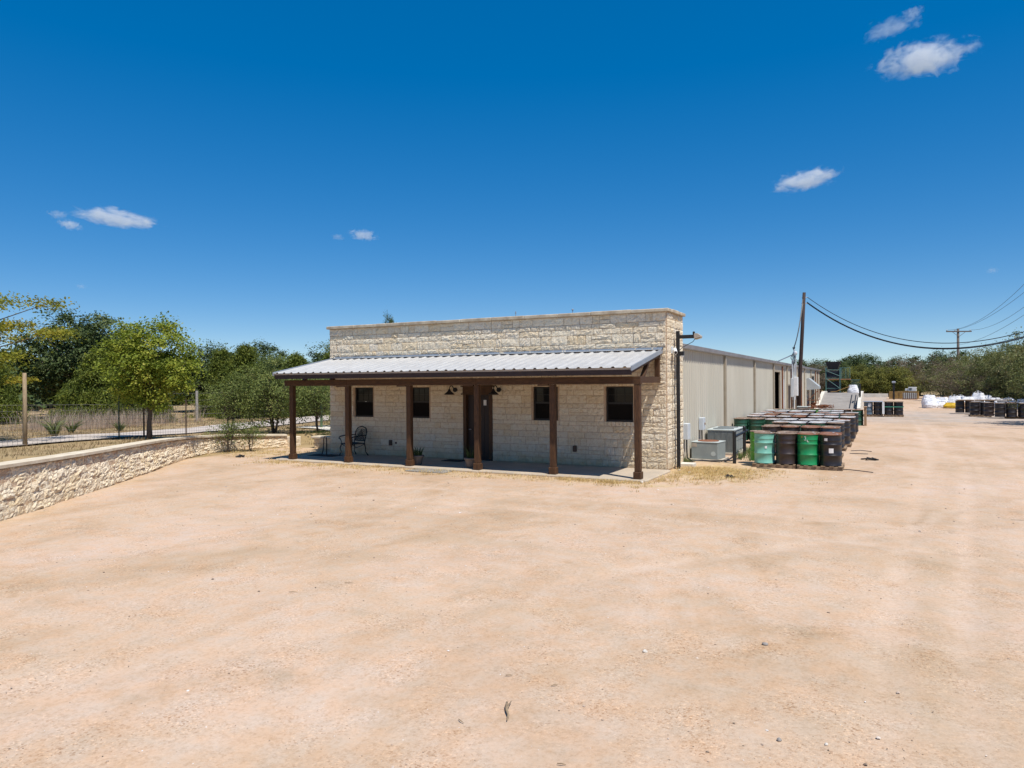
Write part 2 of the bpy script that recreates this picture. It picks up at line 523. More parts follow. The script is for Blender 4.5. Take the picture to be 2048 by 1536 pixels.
LEAF = {
    'maple': leaf_mat('maple_leaf', [(0, (0.1139, 0.1598, 0.0185)), (0.45, (0.2051, 0.2569, 0.0309)), (0.8, (0.3304, 0.354, 0.0514)), (1, (0.4557, 0.4111, 0.0822))], 0.4),
    'elm': leaf_mat('elm_leaf', [(0, (0.102, 0.1326, 0.0163)), (0.5, (0.204, 0.2142, 0.0224)), (0.8, (0.3264, 0.2856, 0.0306)), (1, (0.3876, 0.2448, 0.0612))], 0.4),
    'oak': leaf_mat('oak_leaf', [(0, (0.0319, 0.051, 0.017)), (0.5, (0.0659, 0.0978, 0.0298)), (0.85, (0.1116, 0.1435, 0.0446)), (1, (0.1594, 0.17, 0.0585))], 0.2),
    'cedar': leaf_mat('cedar_leaf', [(0, (0.0585, 0.0829, 0.0139)), (0.5, (0.1116, 0.1435, 0.0191)), (0.85, (0.1754, 0.1966, 0.0276)), (1, (0.2125, 0.2125, 0.0372))], 0.2),
    'shrub': leaf_mat('shrub_leaf', [(0, (0.0723, 0.1002, 0.0267)), (0.5, (0.1447, 0.1836, 0.0467)), (0.85, (0.2336, 0.2559, 0.0723)), (1, (0.3338, 0.3004, 0.1224))], 0.3),
    'brush': leaf_mat('brush_leaf', [(0, (0.0575, 0.0737, 0.0209)), (0.4, (0.1254, 0.1449, 0.0418)), (0.75, (0.1986, 0.196, 0.0784)), (1, (0.303, 0.2614, 0.1463))], 0.25),
    'olive': leaf_mat('olive_leaf', [(0, (0.0715, 0.0858, 0.0154)), (0.5, (0.1485, 0.1562, 0.0275)), (0.85, (0.22, 0.2035, 0.0396)), (1, (0.275, 0.22, 0.055))], 0.25),
    'dry': leaf_mat('dry_brush_leaf', [(0, (0.08, 0.066, 0.040)), (0.5, (0.15, 0.12, 0.075)), (1, (0.24, 0.185, 0.12))], 0.2),
    'potplant': leaf_mat('pot_leaf', [(0, (0.03, 0.055, 0.018)), (0.6, (0.06, 0.10, 0.03)), (1, (0.13, 0.14, 0.05))], 0.3),
    'yucca': leaf_mat('yucca_leaf', [(0, (0.06, 0.09, 0.03)), (0.6, (0.12, 0.16, 0.05)), (1, (0.24, 0.22, 0.10))], 0.2),
    'straw': leaf_mat('straw', [(0, (0.44, 0.30, 0.13)), (0.5, (0.62, 0.46, 0.21)), (0.85, (0.72, 0.57, 0.30)), (1, (0.42, 0.40, 0.14))], 0.3),
    'field': leaf_mat('field_grass', [(0, (0.20, 0.13, 0.065)), (0.5, (0.33, 0.23, 0.12)), (0.8, (0.42, 0.31, 0.17)), (1, (0.20, 0.19, 0.07))], 0.3),
    'tall': leaf_mat('tall_grass', [(0, (0.30, 0.22, 0.16)), (0.5, (0.46, 0.36, 0.28)), (1, (0.58, 0.48, 0.38))], 0.3),
    'lawn': leaf_mat('lawn', [(0, (0.06, 0.10, 0.025)), (0.6, (0.10, 0.16, 0.04)), (1, (0.20, 0.20, 0.07))], 0.3),
}

# ------------------------------------------------------------------ terrain
WALL_LINE = [(-6.6, -16.4), (-8.05, -14.0), (-9.32, -12.04), (-10.45, -10.32), (-11.65, -8.65), (-13.15, -6.6), (-14.69, -4.64), (-15.75, -3.1),
             (-16.35, -1.9), (-16.55, -0.9), (-16.45, 0.05), (-16.1, 0.85), (-15.64, 1.47)]
WALL_TOP = [1.14, 1.08, 1.02, 0.97, 0.92, 0.87, 0.80, 0.73, 0.67, 0.62, 0.58, 0.54, 0.51]


def poly_side(X, Y, line):
    """distance to the polyline and signed side (positive = left/behind)"""
    best = np.full(X.shape, 1e9)
    side = np.zeros(X.shape)
    for (a, b) in zip(line[:-1], line[1:]):
        ax, ay = a
        dx, dy = b[0] - ax, b[1] - ay
        L2 = dx * dx + dy * dy
        t = np.clip(((X - ax) * dx + (Y - ay) * dy) / L2, 0, 1)
        px, py = ax + t * dx, ay + t * dy
        d = np.hypot(X - px, Y - py)
        s = dx * (Y - ay) - dy * (X - ax)
        m = d < best
        best = np.where(m, d, best)
        side = np.where(m, np.sign(s), side)
    return best, side


FULL_LINE = [(0.0, -27.4)] + WALL_LINE + [(-14.9, 1.52), (-12.1, 1.50)]


def smooth(a, b, x):
    t = np.clip((x - a) / (b - a), 0, 1)
    return t * t * (3 - 2 * t)


def vnoise(X, Y, s, seed=0):
    """cheap smooth value noise"""
    r = np.random.RandomState(seed).rand(64, 64)
    x, y = X / s, Y / s
    xi, yi = np.floor(x).astype(int), np.floor(y).astype(int)
    fx, fy = x - xi, y - yi
    fx, fy = fx * fx * (3 - 2 * fx), fy * fy * (3 - 2 * fy)
    g = lambda i, j: r[(xi + i) % 64, (yi + j) % 64]
    return (g(0, 0) * (1 - fx) + g(1, 0) * fx) * (1 - fy) + (g(0, 1) * (1 - fx) + g(1, 1) * fx) * fy - 0.5


TRACKS = [  # tyre tracks: centre lines
    [(5.0, -18), (5.31, -11.25), (5.46, -8.55), (5.73, -4.96), (6.15, 0.93), (6.74, 7.0), (7.0, 20), (7.0, 60)],
    [(5.4, -18), (5.80, -12.9), (5.98, -10.9), (6.32, -7.2), (6.85, -2.1), (7.40, 5.0), (7.6, 20), (7.6, 60)],
    [(9.6, -24), (8.8, -16), (8.5, -8), (8.4, 0), (8.6, 10), (8.7, 30), (8.6, 60)],
    [(11.4, -24), (10.6, -16), (10.2, -8), (10.0, 0), (10.0, 10), (10.0, 30)],
    [(-4, -20), (0, -14.6), (2.6, -9.9), (3.3, -9.1), (5.6, -6), (7.4, -1), (7.9, 8)],
    [(-9, -8.4), (-4, -7.0), (2, -6.8), (8, -8.0), (16, -10.5)],
    [(-9, -6.8), (-4, -5.4), (2, -5.2), (8, -6.4), (16, -8.8)],
    [(-8.8, -9.36), (-6.9, -10.4), (-5.4, -10.6), (-4.6, -9.97), (-3.6, -8.4), (-3.4, -5.5)],
]
RUTS = [  # darker churned edges of the tracks
    [(-8.6, -9.1), (-6.9, -10.1), (-5.4, -10.3), (-4.4, -9.6)],
    [(3.2, -9.2), (3.6, -9.0), (4.3, -8.8), (5.5, -8.2)],
    [(5.6, -14), (5.72, -10.9), (5.9, -8), (6.5, -2), (7.1, 5.0)],
    [(6.0, -14), (6.25, -10.9), (6.6, -7), (7.2, -2), (7.7, 5.0)],
    [(-5, -13.4), (-2.6, -11.5), (-1.0, -11.2)],
    [(0.2, -13.4), (1.6, -12.8), (2.6, -11.6)],
    [(-2.4, -10.2), (0.2, -9.6), (1.4, -9.8)],
    [(4.4, -14.8), (5.0, -13.7), (5.3, -13.0), (5.4, -12)],
]


def ground_z(X, Y):
    X, Y = np.asarray(X, float), np.asarray(Y, float)
    d, s = poly_side(X, Y, FULL_LINE)
    inside = np.where((Y > 1.5) & (X > -15.3), np.where(X < -12.0, 1.0, 0.0), np.where(s > 0, 1.0, 0.0))
    inside = np.where((Y > 1.5) & (X <= -15.3), 1.0, inside)
    inside = np.where((X > -12.1), np.where((s > 0) & (Y < -12), 1.0, 0.0), inside)
    zl = np.interp(Y, [-40, -12, -4.6, 0, 3, 10, 60, 300], [1.3, 0.93, 0.72, 0.52, 0.44, 0.42, 0.5, 0.5])
    t = np.clip(d / 0.30, 0, 1)
    # gap between the wall end and the short wall: a soft ramp
    gx = np.exp(-((X + 14.9) / 0.55) ** 2)
    gy = smooth(1.0, 4.5, Y)
    z = inside * zl * t
    gap = (X > -15.6) & (X < -14.25) & (Y > 0.6) & (Y < 5)
    z = np.where(gap, zl * gy, z)
    # left of the warehouse, ground meets the building side
    z = np.where((Y > 1.5) & (X > -12.1) & (X < 0), 0.0, z)
    z = z + inside * 0.05 * vnoise(X, Y, 1.7, 3)
    yard = 1 - inside
    z = z + yard * (0.035 * vnoise(X, Y, 2.3, 1) + 0.02 * vnoise(X, Y, 0.8, 2)) * smooth(0.0, 1.5, np.maximum(np.abs(Y + 0.6) - 1.7, np.maximum(-13 - X, X - 0.3)))
    return z


def gz(x, y):
    return float(ground_z(np.array([x]), np.array([y]))[0])


def axis_coords(lo, a, b, hi, step, grow):
    c = list(np.arange(a, b, step))
    s, x = step, b
    while x < hi:
        c.append(x)
        s *= grow
        x += s
    c.append(hi)
    s, x = step, a
    left = []
    while x > lo:
        s *= grow
        x -= s
        left.append(max(x, lo))
    return np.array(sorted(set(left + c)))


xs = axis_coords(-700, -17.5, 14.0, 700, 0.10, 1.09)
ys = axis_coords(-120, -18.0, 4.0, 900, 0.10, 1.05)
GX, GY = np.meshgrid(xs, ys, indexing='xy')
GZ = ground_z(GX, GY)
trk = np.zeros_like(GX)
for tr in TRACKS:
    d, _ = poly_side(GX, GY, tr)
    trk = np.maximum(trk, np.exp(-(d / 0.16) ** 2) * (0.35 + 0.9 * np.clip(vnoise(GX, GY, 3.1, 9) + 0.45, 0, 1)))
tu, tv, tb = np.zeros_like(GX), np.zeros_like(GX), np.full(GX.shape, 1e9)
for tr in TRACKS:
    acc = 0.0
    for (a_, b_) in zip(tr[:-1], tr[1:]):
        dx_, dy_ = b_[0] - a_[0], b_[1] - a_[1]
        l_ = math.hypot(dx_, dy_)
        t_ = ((GX - a_[0]) * dx_ + (GY - a_[1]) * dy_) / (l_ * l_)
        c_ = np.clip(t_, 0, 1)
        d_ = np.hypot(GX - a_[0] - c_ * dx_, GY - a_[1] - c_ * dy_)
        k_ = d_ < tb
        tu = np.where(k_, acc + t_ * l_, tu)
        tv = np.where(k_, (dx_ * (GY - a_[1]) - dy_ * (GX - a_[0])) / l_, tv)
        tb = np.where(k_, d_, tb)
        acc += l_
rut = np.zeros_like(GX)
for tr in RUTS:
    d, _ = poly_side(GX, GY, tr)
    rut = np.maximum(rut, np.exp(-(d / 0.22) ** 2) * np.clip(vnoise(GX, GY, 1.1, 19) + 0.75, 0, 1))
dW, sW = poly_side(GX, GY, FULL_LINE)
field = ((sW > 0) & (GX < -8.5) | (GX < -15.5) | ((GX < -12.1) & (GY > 1.5))).astype(float)
field = np.where((GX < -80), 1.0, field)
field = np.where(GX > 30, 1, field)
field = np.where((GY > 120), 1, field)
GZ = GZ - 0.014 * trk * (field < 0.5)
nx, ny = len(xs), len(ys)
idx = np.arange(nx * ny).reshape(ny, nx)
F = np.stack([idx[:-1, :-1], idx[:-1, 1:], idx[1:, 1:], idx[1:, :-1]], -1).reshape(-1, 4)
me = np_mesh('ground', np.stack([GX, GY, GZ], -1).reshape(-1, 3), F, None, True)
for nm, arr in (('field', field), ('track', trk), ('rut', rut), ('tu', tu), ('tv', tv)):
    a = me.attributes.new(nm, 'FLOAT', 'POINT')
    a.data.foreach_set('value', arr.ravel().astype(np.float32))
# weedy verge by the slab and the air conditioners, grey gravel further down the yard
verge = np.exp(-(((GX - 0.9) / 1.6) ** 2 + ((GY - 0.7) / 2.2) ** 2)) * 1.25
verge += 0.75 * np.exp(-(((GY + 2.75) / 0.35) ** 2)) * ((GX > -12.4) & (GX < 1.0))
verge += 1.0 * np.exp(-(((GX + 14.6) / 1.7) ** 2 + ((GY + 0.6) / 1.2) ** 2))
verge += 0.5 * np.exp(-(dW / 0.5) ** 2) * (sW < 0)
greyg = smooth(24, 33, GY) * (1 - smooth(40, 52, GY)) * smooth(2.5, 4.5, GX) + smooth(70, 82, GY) * (GX < 6) * (GX > 2)
for nm, arr in (('verge', np.clip(verge, 0, 1.2)), ('greyg', np.clip(greyg, 0, 1))):
    a = me.attributes.new(nm, 'FLOAT', 'POINT')
    a.data.foreach_set('value', arr.ravel().astype(np.float32))


def ground_mat():
    m, nt, b = new_mat('sandy_ground')
    p = pos(nt)

    def attr(n):
        a = nt.nodes.new('ShaderNodeAttribute')
        a.attribute_name = n
        return a.outputs['Fac']
    big = noise(nt, p, 0.22, 5, 0.6, 0.8)
    mid = noise(nt, p, 0.8, 13, 0.74, 0.4)
    fine = noise(nt, p, 26, 4, 0.7)
    base = ramp(nt, big, [(0.30, (0.455, 0.335, 0.232)), (0.46, (0.525, 0.395, 0.288)), (0.62, (0.55, 0.415, 0.315)), (0.75, (0.56, 0.435, 0.35))])
    dk = ramp(nt, mid, [(0.32, (0.80, 0.77, 0.70)), (0.44, (0.965, 0.95, 0.925)), (0.60, (1.0, 1.0, 1.0)), (0.74, (1.05, 1.06, 1.08))])
    col = mix(nt, 1.0, base, dk, 'MULTIPLY')
    pinks = ramp(nt, noise(nt, p, 3.2, 5, 0.65), [(0.38, (1.03, 0.96, 0.90)), (0.62, (0.98, 1.01, 1.05))])
    col = mix(nt, 1.0, col, pinks, 'MULTIPLY')
    broad = ramp(nt, noise(nt, pos(nt, (1.25, 0.62, 1)), 0.42, 13, 0.74, 0.5), [(0.40, (0.80, 0.76, 0.68)), (0.53, (1, 1, 1))])
    col = mix(nt, 0.58, col, broad, 'MULTIPLY')
    # compacted wheel paths are paler
    col = mix(nt, math_n(nt, 'MULTIPLY', math_n(nt, 'MULTIPLY', attr('track'), ramp(nt, noise(nt, p, 1.7, 5, 0.7), [(0.35, (0.1, 0.1, 0.1)), (0.62, (1, 1, 1))])), 0.5, True), col, (0.60, 0.46, 0.355))
    rut = math_n(nt, 'MULTIPLY', attr('rut'), ramp(nt, noise(nt, p, 5, 5, 0.7), [(0.3, (0.2, 0.2, 0.2)), (0.65, (1, 1, 1))]), True)
    col = mix(nt, math_n(nt, 'MULTIPLY', rut, 0.5), col, (0.40, 0.30, 0.20))
    # loose coarse grit: dark and light grains
    vo = nt.nodes.new('ShaderNodeTexVoronoi')
    vo.inputs['Scale'].default_value = 62
    nt.links.new(p, vo.inputs['Vector'])
    gritmask = ramp(nt, noise(nt, p, 1.3, 4, 0.6), [(0.42, (0.06, 0.06, 0.06)), (0.66, (0.9, 0.9, 0.9))])
    sep = nt.nodes.new('ShaderNodeSeparateColor')
    nt.links.new(vo.outputs['Color'], sep.inputs[0])
    grains = ramp(nt, sep.outputs[0], [(0.0, (0.58, 0.47, 0.40)), (0.10, (0.80, 0.71, 0.63)), (0.26, (1, 1, 1)), (0.85, (1.0, 1.0, 1.0)), (0.95, (1.30, 1.26, 1.2))])
    col = mix(nt, gritmask, col, mix(nt, 1.0, col, grains, 'MULTIPLY'))
    fr = ramp(nt, fine, [(0.32, (0.84, 0.80, 0.75)), (0.5, (1, 1, 1)), (0.7, (1.05, 1.05, 1.05))])
    col = mix(nt, 0.8, col, fr, 'MULTIPLY')
    vn = ramp(nt, noise(nt, p, 2.6, 6, 0.7), [(0.30, (0, 0, 0)), (0.62, (1, 1, 1))])
    vcol = ramp(nt, noise(nt, p, 7, 5, 0.7), [(0.35, (0.30, 0.21, 0.11)), (0.5, (0.50, 0.37, 0.19)), (0.66, (0.58, 0.44, 0.26))])
    col = mix(nt, math_n(nt, 'MULTIPLY', attr('verge'), vn, True), col, vcol)
    gcol = ramp(nt, noise(nt, p, 0.8, 6, 0.7), [(0.35, (0.30, 0.265, 0.235)), (0.65, (0.44, 0.39, 0.345))])
    col = mix(nt, math_n(nt, 'MULTIPLY', attr('greyg'), ramp(nt, noise(nt, p, 0.6, 6, 0.7), [(0.35, (0.15, 0.15, 0.15)), (0.6, (0.85, 0.85, 0.85))])), col, gcol)
    fcol = ramp(nt, noise(nt, p, 0.5, 8, 0.7), [(0.30, (0.20, 0.145, 0.075)), (0.48, (0.32, 0.235, 0.125)), (0.62, (0.38, 0.27, 0.155)), (0.75, (0.20, 0.18, 0.08))])
    col = mix(nt, attr('field'), col, fcol)
    nt.links.new(col, b.inputs['Base Color'])
    b.inputs['Roughness'].default_value = 0.95
    b.inputs['Specular IOR Level'].default_value = 0.1
    h = math_n(nt, 'ADD', math_n(nt, 'MULTIPLY', noise(nt, p, 7, 7, 0.72), 0.9), math_n(nt, 'MULTIPLY', vo.outputs['Distance'], math_n(nt, 'MULTIPLY', gritmask, -0.35)))
    # tread lugs pressed into the wheel paths
    ph = math_n(nt, 'ADD', math_n(nt, 'MULTIPLY', attr('tu'), 88.0), math_n(nt, 'MULTIPLY', math_n(nt, 'ABSOLUTE', attr('tv')), 52.0))
    lug = math_n(nt, 'MULTIPLY', math_n(nt, 'SINE', ph), math_n(nt, 'MULTIPLY', attr('track'), ramp(nt, noise(nt, p, 0.9, 4, 0.6), [(0.45, (0, 0, 0)), (0.62, (1, 1, 1))])))
    h = math_n(nt, 'ADD', h, math_n(nt, 'MULTIPLY', lug, 0.16))
    bump(nt, b, h, 0.5, 0.026)
    return m


me.materials.append(ground_mat())
tag(link('ground', me), 'pale sandy yard with tyre tracks and dry field', kind='structure')


def sheet(name, left, right, mat, lift=0.012, n=8, label=None):
    """ribbon between two polylines, draped on the terrain"""
    def resample(L, k=60):
        L = np.array(L, float)
        d = np.r_[0, np.cumsum(np.hypot(*np.diff(L, axis=0).T))]
        t = np.linspace(0, d[-1], k)
        return np.stack([np.interp(t, d, L[:, 0]), np.interp(t, d, L[:, 1])], -1)
    A, B = resample(left), resample(right)
    k = len(A)
    u = np.linspace(0, 1, n)[None, :, None]
    G = A[:, None, :] * (1 - u) + B[:, None, :] * u
    Z = ground_z(G[..., 0], G[..., 1]) + lift
    V = np.concatenate([G, Z[..., None]], -1).reshape(-1, 3)
    ii = np.arange(k * n).reshape(k, n)
    F = np.stack([ii[:-1, :-1], ii[:-1, 1:], ii[1:, 1:], ii[1:, :-1]], -1).reshape(-1, 4)
    o = link(name, np_mesh(name, V, F, mat, True))
    return tag(o, label, kind='structure')


sheet('road', [(-11.7, -19), (-13.8, -12.7), (-15.5, -9.1), (-16.9, -5.4), (-19.0, -1.4), (-20.5, 2.6), (-21.5, 7), (-22.8, 12.5), (-24.3, 19), (-27.7, 32)],
      [(-15.2, -20), (-17.0, -12.5), (-18.45, -7.5), (-20.9, -2.7), (-23.3, 2.0), (-24.6, 5.9), (-25.6, 10), (-26.6, 14), (-28, 20), (-31.6, 32)],
      M['gravelroad'], 0.05, label='pale gravel road curving past the fence')
sheet('path', [(-15.9, 4.2), (-17.6, 5.2), (-19.2, 5.6)], [(-13.2, 5.4), (-15.4, 7.2), (-18.6, 8.0)], M['concrete_pale'], 0.05, label='pale concrete path beyond the porch')

# ------------------------------------------------------------------ stone pieces
rng = random.Random(11)
nr = np.random.RandomState(5)


def stone_proto(k, nx=8, nz=5, amp=1.0):
    r = np.random.RandomState(100 + k)
    gx, gz_ = np.meshgrid(np.linspace(-0.5, 0.5, nx), np.linspace(-0.5, 0.5, nz), indexing='ij')
    edge = np.zeros((nx, nz), bool)
    edge[0, :] = edge[-1, :] = True
    edge[:, 0] = edge[:, -1] = True
    y = -(0.019 + (0.020 if amp <= 1 else 0.017 * amp) * r.rand(nx, nz))
    tilt = r.randn(2) * 0.003 * amp
    y += gx * tilt[0] * 2 + gz_ * tilt[1] * 2
    y = np.where(edge, -0.018 - 0.007 * amp * r.rand(nx, nz), y)
    jx = np.where(edge, 0, r.randn(nx, nz) * 0.02)
    jz = np.where(edge, 0, r.randn(nx, nz) * 0.04)
    x = gx + jx
    z = gz_ + jz
    # ragged outline
    x = np.where(edge, x * (1.004 - 0.03 * r.rand(nx, nz)), x)
    z = np.where(edge, z * (1.01 - 0.06 * r.rand(nx, nz)), z)
    V = np.stack([x, y, z], -1).reshape(-1, 3)
    ii = np.arange(nx * nz).reshape(nx, nz)
    Fq = [tuple(q) for q in np.stack([ii[:-1, :-1], ii[1:, :-1], ii[1:, 1:], ii[:-1, 1:]], -1).reshape(-1, 4)]
    loop = list(ii[:, 0]) + list(ii[-1, 1:]) + list(ii[-2::-1, -1]) + list(ii[0, -2:0:-1])
    n0 = len(V)
    back = V[loop].copy()
    back[:, 1] = 0.03
    for a in range(len(loop)):
        b = (a + 1) % len(loop)
        Fq.append((loop[a], n0 + a, n0 + b, loop[b]))
    return np.vstack([V, back]), np.array(Fq)


PROTO = [stone_proto(k) for k in range(28)]
PROTO_ME = [np_mesh('stone', v, f, M['stone']) for v, f in PROTO]
PROTO_R = [stone_proto(60 + k, 7, 6, 2.6) for k in range(20)]
PROTO_R_ME = [np_mesh('stone', v, f, M['rubble']) for v, f in PROTO_R]


def courses(x0, x1, z0, z1, openings, rg, breaks=(), wr=(0.15, 0.66), hr=(0.11, 0.25)):
    """ashlar: list of (xc, zc, w, h)"""
    lines = sorted(set([z0, z1] + [b for b in breaks if z0 < b < z1]))
    rows = []
    for a, b in zip(lines[:-1], lines[1:]):
        n = max(1, round((b - a) / rg.uniform(0.165, 0.195)))
        hh = [rg.uniform(*hr) for _ in range(n)]
        s = (b - a) / sum(hh)
        z = a
        for h in hh:
            rows.append((z, z + h * s))
            z += h * s
    out = []
    for (a, b) in rows:
        spans = [(x0, x1)]
        for (ox0, ox1, oz0, oz1) in openings:
            if b > oz0 + 0.01 and a < oz1 - 0.01:
                ns = []
                for (p, q) in spans:
                    if ox1 <= p or ox0 >= q:
                        ns.append((p, q))
                    else:
                        if ox0 - p > 0.03:
                            ns.append((p, ox0))
                        if q - ox1 > 0.03:
                            ns.append((ox1, q))
                spans = ns
        for (p, q) in spans:
            x = p
            while x < q - 1e-6:
                w = rg.uniform(*wr)
                if q - x - w < 0.14:
                    w = q - x
                if q - x < w:
                    w = q - x
                h = b - a
                if h > 0.19 and w > 0.3 and rg.random() < 0.16:
                    c = rg.uniform(0.4, 0.6)
                    out.append((x + w / 2, a + h * c / 2, w, h * c))
                    out.append((x + w / 2, a + h * (1 + c) / 2, w, h * (1 - c)))
                else:
                    out.append((x + w / 2, (a + b) / 2, w, h))
                x += w
    return out


# ------------------------------------------------------------------ stone building
L = 12.07
HP = 4.42          # top of stonework under the cap
ZS = 0.06
bld = thing('stone_building', 'cream limestone building with timber porch and flat parapet', 'building')
WIN = [(-10.98, -10.17), (-8.62, -7.86), (-4.10, -3.28), (-1.78, -0.96)]
WZ0, WZ1 = 1.35, 2.36
DOOR = (-6.55, -5.50, ZS, 2.42)
opens = [(a - 0.05, b + 0.05, WZ0 - 0.13, WZ1 + 0.15) for a, b in WIN] + [(DOOR[0], DOOR[1], 0.0, 2.42)]


def wall_with_holes(mb, x0, x1, z0, z1, holes, y0, y1):
    X = sorted(set([x0, x1] + [h[0] for h in holes] + [h[1] for h in holes]))
    for a, b in zip(X[:-1], X[1:]):
        cut = sorted((h[2], h[3]) for h in holes if h[0] <= a + 1e-6 and h[1] >= b - 1e-6)
        z = z0
        for (p, q) in cut:
            if p > z + 1e-4:
                mb.box(a, b, y0, y1, z, p)
            z = max(z, q)
        if z < z1 - 1e-4:
            mb.box(a, b, y0, y1, z, z1)


w = MB()
holes = [(a, b, WZ0, WZ1) for a, b in WIN] + [(DOOR[0] + 0.02, DOOR[1] - 0.02, 0.0, 2.40)]
wall_with_holes(w, -L, 0.0, 0.0, HP, holes, -0.008, 0.34)
w.build('wall', M['mortar'], bld, fix=False)
w = MB()
w.box(-0.34, 0.008, -0.002, 1.75, 0.0, HP)
w.build('side_wall', M['mortar'], bld)
w = MB()
w.box(-L, -L + 0.34, 0.342, 1.75, 0.0, HP)
w.build('side_wall', M['mortar'], bld)

rg = random.Random(21)
st = [(x, z, ww, h, 0) for (x, z, ww, h) in courses(-L + 0.01, -0.01, 0.05, HP - 0.01, opens, rg, (0.06, WZ0 - 0.13, WZ1 + 0.15, 2.42))]
st += [(x, z, ww, h, 1) for (x, z, ww, h) in courses(0.0, 1.74, 0.05, HP - 0.01, [], rg)]
st += [(x, z, ww, h, 2) for (x, z, ww, h) in courses(0.0, 1.74, 0.05, HP - 0.01, [], rg)]
# the ones that show largest become single parts
st.sort(key=lambda s: -(s[2] * s[3] * (0.0 if s[4] == 2 else 0.5 if s[4] == 1 else 1.0)))
JO = 0.009


def place(s):
    x, z, ww, h, side = s
    if side == 0:
        return (x, 0.0, z), 0.0
    if side == 1:
        return (0.0, x, z), math.pi / 2
    return (-L, 1.74 - x, z), -math.pi / 2


jV, jF, n0 = [], [], 0
for i, s in enumerate(st):
    loc, rz = place(s)
    k = rg.randrange(len(PROTO))
    sx = (s[2] - JO) * rg.choice((1, 1))
    dz = rg.uniform(0.75, 1.25)
    if i < 300:
        o = link('stone', PROTO_ME[k], bld, loc, rz)
        o.scale = (sx, dz, s[3] - JO)
    else:
        v, f = PROTO[k]
        v = v * np.array([sx, dz, s[3] - JO])
        c, sn = math.cos(rz), math.sin(rz)
        v = np.stack([v[:, 0] * c - v[:, 1] * sn, v[:, 0] * sn + v[:, 1] * c, v[:, 2]], -1) + np.array(loc)
        jV.append(v)
        jF.append(f + n0)
        n0 += len(v)
tag(link('stonework', np_mesh('stonework', np.vstack(jV), np.vstack(jF), M['stone']), bld), kind='stuff')

# soldier bricks over and under every window
brick_me = MB().box(-0.5, 0.5, -0.034, 0.03, -0.5, 0.5).mesh('brick', M['stone'])
for a, b in WIN:
    n = 8
    for zz, hh in ((WZ1 + 0.072, 0.13), (WZ0 - 0.064, 0.115)):
        for k in range(n):
            wd = (b - a + 0.08) / n
            o = link('brick', brick_me, bld, (a - 0.04 + wd * (k + 0.5), rg.uniform(-0.004, 0.006), zz))
            o.scale = (wd - 0.012, 1, hh)

# parapet cap: slabs laid end to end
x = -L - 0.09
while x < 0.08:
    wd = min(rg.uniform(0.9, 1.3), 0.09 - x)
    if 0.09 - x - wd < 0.4:
        wd = 0.09 - x
    MB().box(x + 0.004, x + wd - 0.004, -0.112 + rg.uniform(-.006, .006), 0.42, HP, HP + 0.095 + rg.uniform(-.008, .01), 0.015).build('cap_stone', M['cap'], bld)
    x += wd
for xx in (-0.42, -L - 0.09):
    MB().box(xx, xx + 0.51, 0.425, 1.08, HP, HP + 0.10, 0.015).build('cap_stone', M['cap'], bld)
    MB().box(xx, xx + 0.51, 1.09, 1.83, HP, HP + 0.09, 0.015).build('cap_stone', M['cap'], bld)

# windows: double-hung, dark bronze
for a, b in WIN:
    wf = MB()
    t = 0.05
    wf.box(a, a + t, 0.06, 0.14, WZ0, WZ1).box(b - t, b, 0.06, 0.14, WZ0, WZ1)
    wf.box(a + t, b - t, 0.06, 0.14, WZ1 - t, WZ1).box(a + t, b - t, 0.06, 0.14, WZ0, WZ0 + t)
    win = wf.build('window', M['frame'], bld)
    zm = (WZ0 + WZ1) / 2 + 0.02
    MB().box(a + t, b - t, 0.075, 0.125, zm - 0.025, zm + 0.025).build('meeting_rail', M['frame'], win)
    MB().box(a + t, b - t, 0.108, 0.114, zm + 0.025, WZ1 - t).build('pane', M['glass'], win)
    MB().box(a + t, b - t, 0.092, 0.098, WZ0 + t, zm - 0.025).build('insect_screen', M['screen'], win)
    g = MB()
    for k in (1, 2):
        xx = a + t + (b - a - 2 * t) * k / 3
        g.box(xx - 0.008, xx + 0.008, 0.098, 0.107, zm + 0.025, WZ1 - t)
    g.box(a + t, b - t, 0.0975, 0.1065, (zm + WZ1) / 2 - 0.008, (zm + WZ1) / 2 + 0.008)
    g.build('muntin', M['frame'], win)
    if a < -10:
        MB().box(a + 0.40, a + 0.47, 0.066, 0.074, zm - 0.005, zm + 0.010).build('sash_lock', M['elecbox'], win)
# dark room behind the openings
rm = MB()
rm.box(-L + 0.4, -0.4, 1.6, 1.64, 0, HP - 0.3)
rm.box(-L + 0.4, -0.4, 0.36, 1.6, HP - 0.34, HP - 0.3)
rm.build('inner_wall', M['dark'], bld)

# door
dr = MB()
dx0, dx1 = DOOR[0], DOOR[1]
dr.box(dx0, dx0 + 0.11, -0.05, 0.16, ZS, 2.12).box(dx1 - 0.11, dx1, -0.05, 0.16, ZS, 2.12)
dj = dr.build('door_frame', M['wood'], bld)
h = MB()
h.box(dx0 - 0.01, dx1 + 0.01, -0.055, 0.15, 2.16, 2.36)
h.build('header', M['wood_h'], dj)
MB().box(dx0 - 0.06, dx1 + 0.06, -0.085, 0.1, 2.121, 2.158).build('moulding', M['wood_h'], dj)
MB().box(dx0 - 0.06, dx1 + 0.06, -0.10, 0.1, 2.362, 2.402).build('moulding', M['wood_h'], dj)
lf = MB().box(dx0 + 0.11, dx1 - 0.11, 0.085, 0.13, ZS + 0.01, 2.12).build('door', M['door'], bld)
for k in range(4):
    xx = dx0 + 0.14 + k * (dx1 - dx0 - 0.28) / 4
    MB().box(xx, xx + (dx1 - dx0 - 0.28) / 4 - 0.012, 0.072, 0.084, ZS + 0.06, 2.05).build('plank', M['door'], lf)
MB().box(-5.86, -5.76, 0.064, 0.070, 1.78, 1.95).build('notice', M['paper'], lf)
